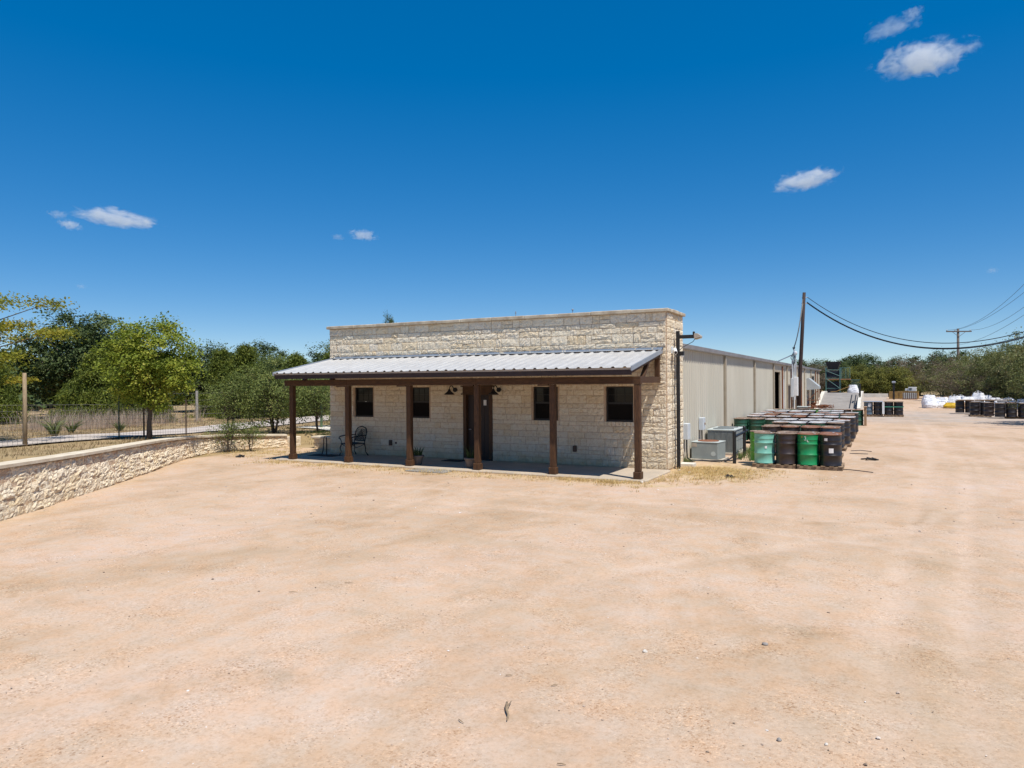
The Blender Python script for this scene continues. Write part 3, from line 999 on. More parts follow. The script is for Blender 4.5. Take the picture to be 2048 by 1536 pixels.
MB().tube([(-6.36, 0.07, 1.02), (-6.36, 0.0, 1.02), (-6.28, -0.01, 1.02)], 0.014, 6).build('handle', M['trim_grey'], lf)
MB().box(dx0 + 0.02, dx1 - 0.02, -0.06, 0.14, ZS, ZS + 0.03).build('threshold', M['fascia'], bld)
# outlets
for xx, zz in ((-9.41, 0.50), (-2.73, 0.54)):
    MB().box(xx - 0.05, xx + 0.05, -0.10, 0.0, zz - 0.09, zz + 0.09, 0.012).build('outlet_box', M['rustpost'], bld)
MB().box(-9.22, -9.16, -0.055, -0.04, 0.47, 0.53).build('hose_tap', M['rustpost'], bld)

# ------------------------------------------------------------------ porch
YP, YE, ZE, ZJ = -2.206, -2.71, 2.84, 3.36
X0, X1 = -11.97, -0.14
sl = (ZJ - ZE) / (0 - YE)


def roof_z(y):
    return ZE + (y - YE) * sl


MB().box(-12.35, 0.11, -2.36, -0.035, -0.10, ZS, 0.03).build('porch_slab', M['dusty_slab'], bld)
posts = [-0.1374 - k * 2.3114 for k in range(6)]
for px in posts:
    p = MB().box(px - 0.076, px + 0.076, YP - 0.076, YP + 0.076, ZS + 0.19, 2.43, 0.008).build('post', M['wood'], bld)
    MB().box(px - 0.102, px + 0.102, YP - 0.102, YP + 0.102, ZS, ZS + 0.185, 0.012).build('plinth', M['wood'], p)
# beam in lengths with scarf blocks
for a, b in zip([X0 - 0.0, posts[4], posts[2], ], [posts[4] - 0.003, posts[2] - 0.003, X1 + 0.10]):
    MB().box(a, b, YP - 0.085, YP + 0.085, 2.432, 2.62, 0.006).build('beam', M['wood_h'], bld)
for px in posts[1:5]:
    MB().box(px - 0.42, px - 0.105, YP - 0.07, YP + 0.07, 2.395, 2.43).build('bolster', M['wood_h'], bld)
MB().box(X0, X1, YE + 0.012, YE + 0.052, ZE - 0.185, ZE - 0.030).build('fascia', M['fascia'], bld)
MB().box(X0 - 0.02, X1 + 0.0, YE - 0.01, YE + 0.010, ZE - 0.055, ZE - 0.012).build('eave_trim', M['trim_tan'], bld)
# rafters
n = 21
for k in range(n):
    rx = X0 + 0.05 + (X1 - X0 - 0.10) * k / (n - 1)
    poly = [(YE + 0.06, roof_z(YE + 0.06) - 0.03), (-0.03, roof_z(-0.03) - 0.03), (-0.03, roof_z(-0.03) - 0.17), (YE + 0.06, roof_z(YE + 0.06) - 0.17)]
    MB().prism(poly, 'x', rx - 0.022, rx + 0.022).build('rafter', M['wood'], bld)
# purlins / decking
for k in range(5):
    yy = YE + 0.25 + k * 0.55
    MB().prism([(yy - 0.045, roof_z(yy - 0.045) - 0.027), (yy + 0.045, roof_z(yy + 0.045) - 0.027), (yy + 0.045, roof_z(yy + 0.045) - 0.008), (yy - 0.045, roof_z(yy - 0.045) - 0.008)], 'x', X0 + 0.02, X1 - 0.02).build('purlin', M['wood_h'], bld)
# end frames
for ex in (X1 - 0.09, X0 + 0.09):
    MB().box(ex - 0.07, ex + 0.07, YP + 0.088, -0.03, 2.455, 2.62).build('tie_beam', M['wood_h'], bld)
    MB().box(ex - 0.06, ex + 0.06, -0.17, -0.035, 2.622, 3.14).build('king_post', M['wood'], bld)
    MB().prism([(-1.55, 2.622), (-1.42, 2.622), (-1.02, roof_z(-1.02) - 0.18), (-1.15, roof_z(-1.15) - 0.18)], 'x', ex - 0.05, ex + 0.05).build('brace', M['wood'], bld)
# metal roof sheets
P = 0.3048
nrib = int(round((X1 - X0) / P))
P = (X1 - X0) / nrib
prof = [(-0.5 * P, 0.0), (-0.055, 0.0), (-0.022, 0.032), (0.022, 0.032), (0.055, 0.0), (0.5 * P, 0.0)]
yy = [YE - 0.035, YE + 0.9, -0.9, -0.035]


def sheet_mesh(k):
    V, Fq = [], []
    cols = []
    for i in range(k):
        for j, (dx, dz) in enumerate(prof):
            if i > 0 and j == 0:
                continue
            cols.append((i * P + 0.5 * P + dx, dz))
    for y in yy:
        for (dx, dz) in cols:
            V.append((dx, y, roof_z(y) + dz))
    m = len(cols)
    for a in range(len(yy) - 1):
        for c in range(m - 1):
            Fq.append((a * m + c, a * m + c + 1, (a + 1) * m + c + 1, (a + 1) * m + c))
    return np_mesh('roof_sheet', V, Fq, M['galv'])


sm = sheet_mesh(3)
for k in range(nrib // 3):
    o = link('roof_sheet', sm, bld, (X0 + k * 3 * P, 0, 0.0006 * (k % 2)))
if nrib % 3:
    link('roof_sheet', sheet_mesh(nrib % 3), bld, (X0 + (nrib // 3) * 3 * P, 0, 0))
# flashing at the wall and rake trims
MB().prism([(-0.038, 3.44), (-0.030, 3.44), (-0.030, 3.40), (-0.20, roof_z(-0.20) + 0.050), (-0.20, roof_z(-0.20) + 0.044), (-0.038, 3.392)], 'x', X0 + 0.10, X1 + 0.06).build('flashing', M['trim_grey'], bld)
for ex in (X1 + 0.005, X0 - 0.045):
    MB().prism([(YE - 0.04, roof_z(YE - 0.04) + 0.040), (-0.036, roof_z(-0.036) + 0.040), (-0.036, roof_z(-0.036) - 0.075), (YE - 0.04, roof_z(YE - 0.04) - 0.075)], 'x', ex, ex + 0.04).build('rake_trim', M['trim_grey'], bld)

# ------------------------------------------------------------------ warehouse
XW, ZG = -0.17, 3.62
wh = thing('metal_warehouse', 'long tan ribbed metal warehouse behind the stone front', 'warehouse')
BAYS = [1.76, 8.85, 16.1, 22.9, 29.4, 35.3, 41.1, 46.9, 52.2, 57.2]
DO = (23.55, 26.25, 3.07)


def ribbed(y0, y1, z0, z1, name='wall_panel', x=XW, par=wh):
    n = max(1, int(round((y1 - y0) / 0.3048)))
    p = (y1 - y0) / n
    pr = []
    for i in range(n):
        c = y0 + (i + 0.5) * p
        pr += [(c - p / 2, 0), (c - 0.058, 0), (c - 0.028, 0.032), (c + 0.028, 0.032), (c + 0.058, 0)]
        pr += [(c + p * 0.32, 0), (c + p * 0.34, 0.006), (c + p * 0.40, 0.006), (c + p * 0.42, 0)]
    pr.append((y1, 0))
    V = [(x + d, y, z) for z in (z0, z1) for (y, d) in pr]
    m = len(pr)
    Fq = [(i, i + 1, m + i + 1, m + i) for i in range(m - 1)]
    return link(name, np_mesh(name, V, Fq, M['siding']), par)


for i, (a, b) in enumerate(zip(BAYS[:-1], BAYS[1:])):
    if i == 3:
        ribbed(a + 0.05, DO[0], 0.02, 3.56)
        ribbed(DO[1], b - 0.05, 0.02, 3.56)
        ribbed(DO[0], DO[1], DO[2], 3.56)
    else:
        ribbed(a + 0.05, b - 0.05, 0.02, 3.56)
    if i:
        d = MB().box(XW + 0.034, XW + 0.115, a - 0.075, a + 0.075, 0.12, 3.46, 0.01).build('downspout', M['downspout'], wh)
        MB().box(XW - 0.01, XW + 0.032, a - 0.12, a + 0.12, 0.02, 3.56).build('corner_trim', M['downspout'], d)
c = MB()
c.box(-12.0, XW - 0.02, 1.76, 1.80, 0, 3.55)
c.box(-12.0, -11.96, 1.8, 57.2, 0, 3.55)
c.box(-12.0, XW - 0.02, 57.16, 57.2, 0, 3.55)
c.build('shell', M['siding'], wh)
c = MB()
c.box(XW - 0.06, XW + 0.035, DO[0] - 0.05, DO[0] + 0.06, 0, DO[2] + 0.06)
c.box(XW - 0.06, XW + 0.035, DO[1] - 0.06, DO[1] + 0.05, 0, DO[2] + 0.06)
c.box(XW - 0.06, XW + 0.035, DO[0] + 0.06, DO[1] - 0.06, DO[2] - 0.04, DO[2] + 0.06)
c.build('door_frame', M['downspout'], wh)
c = MB().box(-5.4, -5.35, 20, 31, 0, 3.4)
c.box(-5.3, XW - 0.05, 20, 20.05, 0, 3.4).box(-5.3, XW - 0.05, 31, 31.05, 0, 3.4)
c.build('inner_wall', M['dark'], wh)
MB().box(-5.3, XW + 0.02, 20.06, 30.9, 0.0, 0.03).build('inner_floor', M['concrete'], wh)
MB().box(-1.2, -0.7, 24.2, 25.6, 1.55, 2.15).build('unit_heater', M['elecbox'], wh)
for (a, b, zt) in ((30.1, 31.3, 2.2), (36.4, 37.5, 2.2), (48.2, 50.6, 2.9)):
    d = MB().box(XW - 0.02, XW + 0.040, a, b, 0.02, zt).build('dark_opening_panel', M['door'] if b - a < 2 else M['dark'], wh)  # flat panel coloured dark for the shade of an opening; none is cut
    MB().box(XW + 0.034, XW + 0.055, a - 0.08, b + 0.08, zt + 0.002, zt + 0.09).build('lintel', M['downspout'], d)
for k, (yy_, zt, mt) in enumerate(((26.9, 3.4, 'rust'), (27.4, 2.6, 'elecbox'), (31.8, 3.3, 'rust'), (33.4, 2.4, 'elecbox'), (34.2, 3.4, 'downspout'), (38.6, 3.2, 'rust'), (51.4, 3.4, 'rust'), (54.3, 3.3, 'rust'))):
    MB().tube([(XW + 0.07, yy_, 0.1), (XW + 0.07, yy_, zt)], 0.045, 8).build('wall_pipe', M[mt], wh)
MB().box(XW + 0.035, XW + 0.22, 32.3, 33.0, 1.2, 1.9, 0.01).build('wall_box', M['elecbox'], wh)
g = MB().prism([(XW + 0.04, 3.60), (XW + 0.05, 3.48), (XW + 0.17, 3.50), (XW + 0.20, 3.62)], 'y', 1.62, 57.4)
g.build('gutter', M['gutter'], wh)
r = MB()
r.prism([(XW + 0.12, 3.622), (-6.08, 4.05), (-12.1, 3.622), (-12.1, 3.58), (-6.08, 4.0), (XW + 0.12, 3.582)], 'y', 1.77, 57.3)
r.build('roof', M['galv'], wh)
# ------------------------------------------------------------------ low stone walls
lw = thing('stone_garden_wall', 'low rough limestone retaining wall with pale cap curving along the yard', 'wall')
pts = [Vector((x, y)) for x, y in WALL_LINE]
TH = 0.32


def offset_line(P_, off):
    out = []
    for i, p in enumerate(P_):
        d = (P_[min(i + 1, len(P_) - 1)] - P_[max(i - 1, 0)]).normalized()
        out.append(p + Vector((-d.y, d.x)) * off)     # to the left = behind
    return out


def strip_wall(mb, A, B, z0, z1):
    n = len(A)
    v = []
    for i in range(n):
        a0 = z0[i] if isinstance(z0, list) else z0
        v += [(A[i].x, A[i].y, a0), (B[i].x, B[i].y, a0), (B[i].x, B[i].y, z1[i]), (A[i].x, A[i].y, z1[i])]
    f = [(0, 1, 2, 3), (4 * n - 4, 4 * n - 1, 4 * n - 2, 4 * n - 3)]
    for i in range(n - 1):
        for k in range(4):
            k2 = (k + 1) % 4
            f.append((4 * i + k, 4 * i + 4 + k, 4 * i + 4 + k2, 4 * i + k2))
    mb.add(v, f)


back = offset_line(pts, TH)
m = MB()
strip_wall(m, pts, back, -0.15, [t - 0.067 for t in WALL_TOP])
bat_f = [p_ + q_ for p_, q_ in zip(pts, [(a_ - b_).normalized() * (0.16 * t_ + 0.022) for a_, b_, t_ in zip(offset_line(pts, -1), pts, WALL_TOP)])]
n_ = len(pts)
m.add([(p_.x, p_.y, -0.02) for p_ in bat_f] + [(p_.x, p_.y, t_ - 0.1) for p_, t_ in zip(offset_line(pts, -0.026), WALL_TOP)], [(i_, i_ + 1, n_ + i_ + 1, n_ + i_) for i_ in range(n_ - 1)])
m.build('core', M['mortar'], lw)
BAT = 0.16
fa, fb = offset_line(pts, -0.105), offset_line(pts, TH + 0.06)
m = MB()
strip_wall(m, fa, fb, [t - 0.066 for t in WALL_TOP], [t - 0.004 for t in WALL_TOP])
m.build('cap', M['cap_white'], lw)
seg = [0]
for a, b in zip(pts[:-1], pts[1:]):
    seg.append(seg[-1] + (b - a).length)


def along(s):
    for i in range(len(seg) - 1):
        if s <= seg[i + 1] or i == len(seg) - 2:
            t = (s - seg[i]) / (seg[i + 1] - seg[i])
            p = pts[i].lerp(pts[i + 1], t)
            d = (pts[i + 1] - pts[i]).normalized()
            return p, d, WALL_TOP[i] * (1 - t) + WALL_TOP[i + 1] * t


rg = random.Random(77)
s = 1.0
z_rows = 4
stones = []
for row in range(5):
    s = 0.8 + rg.uniform(0, 0.2)
    while s < seg[-1] - 0.05:
        p, d, top = along(s)
        H = top - 0.13
        h = H / 5
        wd = rg.uniform(0.20, 0.50)
        wd = min(wd, seg[-1] - s)
        pc, d, top = along(s + wd / 2)
        zc = (top - 0.13) / 5 * (row + 0.5) + 0.02 + rg.uniform(-.012, .012)
        stones.append((pc + Vector((d.y, -d.x)) * (BAT * (1 - zc / (top - 0.1)) * top), d, wd, h, zc))
        s += wd
stones.sort(key=lambda q: -(q[2] * q[3]) / ((q[0] - Vector((CAM.x, CAM.y))).length ** 2))
for i, (pc, d, wd, h, zc) in enumerate(stones[:300]):
    o = link('stone', PROTO_R_ME[rg.randrange(len(PROTO_R))], lw, (pc.x, pc.y, zc), math.atan2(d.y, d.x) + math.pi)
    o.rotation_euler = (-BAT + rg.uniform(-.22, .12), rg.uniform(-.1, .1), math.atan2(d.y, d.x))
    o.scale = (wd * 1.06, rg.uniform(0.55, 1.15), h * 1.12)
# end pier
e = pts[-1]
MB().box(e.x - 0.02, e.x + 0.34, e.y - 0.02, e.y + 0.42, -0.1, 0.42, 0.02).build('end_pier', M['rubble'], lw)
sw = thing('stone_garden_wall', 'short shaded stone wall joining the left corner of the building', 'wall')
MB().box(-14.2, -12.3, 1.46, 1.76, -0.1, 0.40).build('core', M['mortar'], sw)
MB().box(-14.28, -12.25, 1.36, 1.84, 0.402, 0.485, 0.012).build('cap', M['cap_white'], sw)
for (x, z, ww, h) in courses(-14.2, -12.3, 0.0, 0.40, [], rg, (), (0.22, 0.5), (0.11, 0.16)):
    o = link('stone', PROTO_ME[rg.randrange(len(PROTO))], sw, (x, 1.46, z))
    o.scale = (ww - 0.012, 1, h - 0.012)

# ------------------------------------------------------------------ things by the stone front
for lx, lab in ((-6.84, 'black gooseneck barn lamp on the wall left of the door'), (-5.25, 'black gooseneck barn lamp on the wall right of the door')):
    t = thing('wall_lamp', lab, 'lamp', (lx, -0.045, 2.27), 0, 'barn lamps beside the door')
    MB().tube([(0, 0.03, 0), (0, -0.03, 0)], 0.07, 14).build('wall_plate', M['black'], t)
    pa = [(0, -0.03, 0), (0, -0.10, 0.05), (0, -0.17, 0.12), (0, -0.25, 0.135), (0, -0.32, 0.10), (0, -0.35, 0.02)]
    MB().tube(pa, 0.014, 8).build('gooseneck', M['black'], t, True)
    MB().lathe([(0.03, 0.03), (0.045, -0.02), (0.07, -0.05), (0.13, -0.10), (0.165, -0.145), (0.155, -0.145), (0.06, -0.055)], 20, (0, -0.35, 0), False, False).build('shade', M['black'], t, True)

cb = thing('iron_armchair', 'black cast iron armchair with lattice back on the porch', 'chair', (-10.55, -0.60, ZS), rad(-14))
sh = MB()
sh.tube([(-.30, -.28, .42), (.30, -.28, .42), (.30, .25, .42), (-.30, .25, .42), (-.30, -.28, .42)], 0.018, 6)
for k in range(9):
    xx = -.27 + .54 * k / 8
    sh.tube([(xx, -.28, .425), (xx, .25, .425)], 0.013, 4)
for k in range(7):
    y_ = -.24 + .46 * k / 6
    sh.tube([(-.30, y_, .43), (.30, y_, .43)], 0.012, 4)
sh.build('seat', M['black'], cb)
bk = MB()
bk.tube([(-.28, .25, .44), (-.31, .33, .80), (-.22, .36, .93), (0, .37, .98), (.22, .36, .93), (.31, .33, .80), (.28, .25, .44)], 0.018, 6)
for k in range(-4, 5):
    for sgn in (-1, 1):
        p0 = (max(-.28, min(.28, k * .08 - sgn * .0)), .26, .50)
        xe = k * .08 + sgn * .36
        t_ = 1.0
        if abs(xe) > .29:
            t_ = (.29 * (1 if xe > 0 else -1) - k * .08) / (xe - k * .08)
        bk.tube([p0, (k * .08 + (xe - k * .08) * t_, .26 + .095 * t_, .50 + .40 * t_)], 0.011, 4)
bk.tube([(-.28, .26, .50), (.28, .26, .50)], 0.014, 4)
bk.build('backrest', M['black'], cb)
for s_ in (-1, 1):
    MB().tube([(s_ * .30, .30, .68), (s_ * .34, .10, .70), (s_ * .35, -.15, .68), (s_ * .35, -.28, .66), (s_ * .35, -.33, .60), (s_ * .34, -.27, .57)], 0.02, 6).build('arm', M['black'], cb)
    MB().tube([(s_ * .33, -.30, .60), (s_ * .31, -.26, .50), (s_ * .30, -.27, .42)], 0.016, 6).build('arm_support', M['black'], cb)
    MB().tube([(s_ * .29, -.26, .42), (s_ * .31, -.31, .28), (s_ * .30, -.27, .14), (s_ * .33, -.34, .01)], [.022, .02, .016, .022], 6).build('leg', M['black'], cb)
    MB().tube([(s_ * .29, .24, .42), (s_ * .30, .28, .26), (s_ * .31, .27, .14), (s_ * .34, .36, .01)], [.022, .02, .016, .022], 6).build('leg', M['black'], cb)
    MB().tube([(s_ * .30, -.24, .40), (s_ * .30, -.10, .30), (s_ * .30, .08, .34), (s_ * .30, .22, .40)], 0.012, 5).build('apron', M['black'], cb)

t = thing('boot_scraper', 'black iron hoop with slanted stay on the porch left of the chair', 'stand', (-11.55, -0.85, ZS + 0.014))
MB().tube([(.05, 0, 0), (.05, 0, .56), (.02, 0, .63), (-.04, 0, .63), (-.07, 0, .55), (-.08, 0, .25), (-.13, 0, .08), (-.17, 0, 0.01)], 0.017, 7).build('hoop', M['black'], t, True)
MB().box(.038, .062, -.012, .012, 0, .60).build('upright', M['black'], t)
MB().box(-.22, .18, -.08, .08, 0, .012).build('base', M['black'], t)
tag(MB().box(-12.1, -11.0, -1.15, -0.55, ZS, ZS + 0.013, 0.004).build('rubber_mat', M['mat']), 'black rubber mat on the porch slab under the iron hoop', 'mat')
tag(MB().box(-6.75, -5.45, -2.92, -2.36, 0.0, 0.022, 0.005).build('door_mat', M['greymat']), 'grey mat lying on the sand in front of the porch', 'mat')
tag(MB().box(-6.95, -6.25, -0.75, -0.25, ZS, ZS + 0.012, 0.004).build('door_mat', M['mat']), 'small dark mat in front of the door', 'mat')


def blades(cx, cy, z, n, hgt, spread, wid, rs, lean=0.5, flat=False):
    a = rs.rand(n) * 2 * np.pi
    rr = spread * np.sqrt(rs.rand(n))
    bx, by = cx + rr * np.cos(a), cy + rr * np.sin(a)
    h_ = hgt * (0.55 + 0.6 * rs.rand(n))
    la = a + rs.randn(n) * 0.8
    le = lean * h_ * (0.4 + rs.rand(n))
    ta = rs.rand(n) * 2 * np.pi
    wx, wy = np.cos(ta) * wid / 2, np.sin(ta) * wid / 2
    zz = z if np.ndim(z) else np.full(n, z)
    p0 = np.stack([bx - wx, by - wy, zz - 0.01], -1)
    p1 = np.stack([bx + wx, by + wy, zz - 0.01], -1)
    mx, my = bx + np.cos(la) * le * 0.35, by + np.sin(la) * le * 0.35
    p2 = np.stack([mx + wx * .7, my + wy * .7, zz + h_ * 0.6], -1)
    p3 = np.stack([mx - wx * .7, my - wy * .7, zz + h_ * 0.6], -1)
    p4 = np.stack([bx + np.cos(la) * le, by + np.sin(la) * le, zz + h_], -1)
    V = np.stack([p0, p1, p2, p3, p4], 1).reshape(-1, 3)
    k = np.arange(n)[:, None] * 5
    Fq = np.vstack([np.hstack([k, k + 1, k + 2]), np.hstack([k, k + 2, k + 3]), np.hstack([k + 3, k + 2, k + 4])])
    tint = np.repeat(rs.rand(n), 5)
    return V, Fq, tint


class NB:
    """collects triangle soups"""
    def __init__(self):
        self.V, self.F, self.T, self.n = [], [], [], 0

    def add(self, V, F_, T):
        self.V.append(V)
        self.F.append(F_ + self.n)
        self.T.append(T)
        self.n += len(V)

    def mesh(self, name, mat):
        return np_mesh(name, np.vstack(self.V), np.vstack(self.F), mat, False, np.concatenate(self.T))


rs = np.random.RandomState(8)
for (px, py, lab, hh, nb_) in ((-7.05, -1.85, 'weathered clay pot with a spiky green plant by the third post', .30, 60), (-5.20, -1.85, 'weathered clay pot with tall thin plant beside the fourth post', .38, 36)):
    t = thing('flower_pot', lab, 'pot', (px, py, ZS), 0, 'clay pots on the porch')
    MB().lathe([(.115, 0), (.125, .01), (.165, .20), (.172, .225), (.195, .23), (.195, .285), (.175, .285), (.165, .25)], 22, (0, 0, 0), True, False).build('pot', M['terracotta'], t, True)
    MB().lathe([(.168, .245), (.10, .255)], 18, (0, 0, 0), False, True).build('soil', M['soil'], t)
    nb = NB()
    nb.add(*blades(0, 0, .25, nb_, hh, .12, .022, rs, .45))
    link('plant', nb.mesh('plant', LEAF['potplant']), t)

# roof pipes and the far tree twig above the parapet come later
for xx, lab, hh in ((-5.13, 'thin vent pipe rising behind the parapet, left of the two', 4.66), (-3.16, 'vent pipe with small cap behind the parapet, right of the two', 4.60)):
    t = thing('vent_pipe', lab, 'pipe', (xx, 0.9, 3.7))
    MB().tube([(0, 0, 0), (0, 0, hh + .12 - 3.7)], 0.012, 7).build('pipe', M['trim_grey'], t)
    if xx > -4:
        MB().lathe([(.012, 0), (.035, .01), (.035, .035), (.015, .05)], 10, (0, 0, hh + .10 - 3.7)).build('cap', M['trim_grey'], t)
    else:
        MB().box(-.025, .025, -.008, .008, hh + .05 - 3.7, hh + .08 - 3.7).build('cross_bar', M['trim_grey'], t)
    MB().lathe([(.07, 0), (.05, .10)], 10).build('boot', M['trim_grey'], t)

# ------------------------------------------------------------------ light pole, camera
t = thing('light_pole', 'slim black light pole with floodlight arm at the building corner', 'light pole', (0.14, 0.70, 0))
MB().box(-.045, .045, -.045, .045, -.05, 3.92, 0.006).build('pole', M['black'], t)
MB().box(.047, .48, -.05, .05, 3.70, 3.80, .006).build('arm', M['black'], t)
fl = MB().prism([(.482, 3.83), (.56, 3.83), (.66, 3.76), (.66, 3.72), (.482, 3.68)], 'y', -.12, .12).build('floodlight', M['trim_tan'], t)
MB().prism([(.50, 3.675), (.655, 3.712), (.655, 3.70), (.50, 3.66)], 'y', -.10, .10).build('lens', M['lamp_glass'], fl)
MB().lathe([(.03, 0), (.035, .07), (.02, .09)], 10, (.45, 0, 3.802)).build('photocell', M['black'], t)
MB().tube([(.50, -.05, 3.69), (.44, -.06, 3.60), (.30, -.06, 3.53), (.15, -.06, 3.45), (.05, -.05, 3.36)], .009, 5).build('cable', M['cable'], t)
jb = MB().box(.047, .17, -.05, .05, 3.22, 3.34, .008).build('junction_box', M['black'], t)
MB().lathe([(.05, 0), (.05, -.02), (.03, -.05)], 12, (.12, 0, 3.218), True, True).build('camera_dome', M['white'], jb)
t = thing('security_camera', 'white bullet camera on the stone side wall near the porch roof', 'camera', (0.05, 0.45, 3.33))
MB().box(-.04, .02, -.08, .0, -.06, .14, .01).build('bracket', M['elecbox'], t)
MB().tube([(.02, -.03, .04), (.08, -.05, .02)], .02, 8).build('arm', M['white'], t)
b_ = MB().tube([(.06, .02, .06), (.14, -.20, -.04)], .052, 14).build('camera_body', M['white'], t)
MB().tube([(.1405, -.2035, -.0415), (.1425, -.208, -.0435)], .036, 14).build('lens', M['black'], b_)
tag(MB().tube([(.05, .46, 3.27), (.052, .47, 2.9), (.05, .46, 1.5), (.05, .46, .15)], .009, 5).build('conduit', M['downspout']), 'thin cable running down the stone side wall', 'cable')
tag(MB().tube([(.10, .45, 3.25), (.14, .55, 3.17), (.17, .64, 3.22), (.17, .69, 3.30)], .007, 5).build('camera_wire', M['cable']), 'short looped wire from the bullet camera to the black pole', 'cable')

# ------------------------------------------------------------------ boxes and air conditioners by the metal wall
t = thing('disconnect_box', 'pale grey electrical box low on the wall near the stone corner', 'electrical box', (XW + 0.035, 2.45, 0.95), 0, 'electrical boxes on the warehouse wall')
MB().box(0, .16, -.17, .17, -.24, .25, .01).build('box', M['elecbox'], t)
MB().tube([(.08, 0, -.24), (.08, 0, -.55), (.10, -.02, -.80), (.25, .05, -.92)], .022, 6).build('conduit', M['cable'], t)
MB().box(.06, .11, .172, .20, .02, .12).build('switch_handle', M['black'], t)
t = thing('disconnect_box', 'pale grey electrical box above the large air conditioner', 'electrical box', (XW + 0.035, 4.60, 1.07), 0, 'electrical boxes on the warehouse wall')
MB().box(0, .15, -.17, .17, -.20, .21, .01).build('box', M['elecbox'], t)
MB().tube([(.07, -.02, -.20), (.07, .0, -.5), (.09, -.02, -.9)], .022, 6).build('conduit', M['cable'], t)
MB().box(.152, .17, .02, .08, -.03, .04).build('switch_handle', M['rust'], t)

t = thing('air_conditioner', 'low light grey air conditioner with round fan opening on the ground', 'air conditioner', (0.38, 3.50, 0.06), rad(-6), 'air conditioners')
MB().box(-.42, .42, -.40, .40, 0, .505, .012).build('cabinet', M['acgrey'], t)
tp = MB().box(-.43, .43, -.41, .41, .507, .535, .006).build('top_panel', M['actop'], t)
MB().lathe([(.33, .003), (.32, .02), (.30, .01)], 28, (0, 0, .535), False, True).build('fan_guard', M['rust'], tp)
MB().lathe([(.075, 0), (.075, .003)], 16).build('badge', M['actop'], t).matrix_local = Matrix.Translation((.28, -.402, .17)) @ Matrix.Rotation(math.pi / 2, 4, 'X')
MB().box(-.40, -.24, -.405, -.401, .37, .49).build('label_plate', M['trim_tan'], t)
tag(MB().box(-.15, .90, 2.95, 4.05, 0.0, .058).build('concrete_pad', M['concrete']), 'thin concrete pad under the low air conditioner', 'pad')
t = thing('air_conditioner', 'tall grey air conditioner with louvred sides behind the low one', 'air conditioner', (0.36, 6.30, 0.06), 0, 'air conditioners')
MB().box(-.43, .47, -.85, .95, 0, .74, .012).build('cabinet', M['acgrey'], t)
tp = MB().box(-.46, .50, -.88, .98, .742, .78, .008).build('top_panel', M['actop'], t)
for k in (-0.35, 0.45):
    MB().lathe([(.36, 0), (.34, .02), (.31, .012)], 24, (.02, k, .782), False, True).build('fan_guard', M['grille'], tp)
for k in range(4):
    xx = -.39 + k * .205
    MB().box(xx, xx + .19, -.862, -.852, .07, .69).build('coil_grille', M['grille'], t)
for k in range(5):
    y_ = -.78 + k * .34
    for z_, z2 in ((.06, .36), (.39, .70)):
        MB().box(.472, .480, y_, y_ + .31, z_, z2).build('coil_grille', M['acgrey'], t)
tag(MB().box(-.15, 1.0, 5.3, 7.4, 0.0, .058).build('concrete_pad', M['concrete']), 'thin concrete pad under the tall air conditioner', 'pad')
t = thing('air_conditioner', 'small distant air conditioner beside the utility pole', 'air conditioner', (0.95, 28.6, 0.0), 0, 'air conditioners')
MB().box(-.36, .36, -.36, .36, 0, .85, .012).build('cabinet', M['grille'], t)
MB().box(-.38, .38, -.38, .38, .852, .90, .006).build('top_panel', M['actop'], t)
tag(MB().tube([(.02, 2.5, .04), (.1, 2.75, .03), (.3, 2.9, .05), (.55, 2.85, .03), (.85, 2.85, .06), (1.1, 3.2, .03), (1.25, 4.0, .04), (1.2, 5.0, .03)], .018, 6).build('hose', M['cable']), 'black hose lying round the low air conditioner', 'hose')
tag(MB().tube([(.0, 2.45, .03), (.2, 2.62, .05), (.5, 2.72, .04), (.9, 2.70, .03)], .013, 6).build('hose', M['cable']), 'thin dark line lying in front of the low air conditioner', 'hose')
tag(MB().box(-.10, .42, 1.25, 1.65, -.05, .10, .012).build('concrete_block', M['concrete_pale']), 'flat concrete block on the ground behind the light pole', 'block')

t = thing('bollard_rail', 'black pipe guard rail on two posts beside the air conditioners', 'guard rail', (0, 0, 0))
for px, py in ((1.31, 2.75), (1.20, 5.20)):
    MB().tube([(px, py, -.1), (px, py, .96), (px, py, .985)], [.052, .052, .035], 14).build('post', M['black'], t, False)
MB().tube([(1.305, 2.80, .80), (1.17, 5.95, .80)], .042, 12).build('rail', M['black'], t)

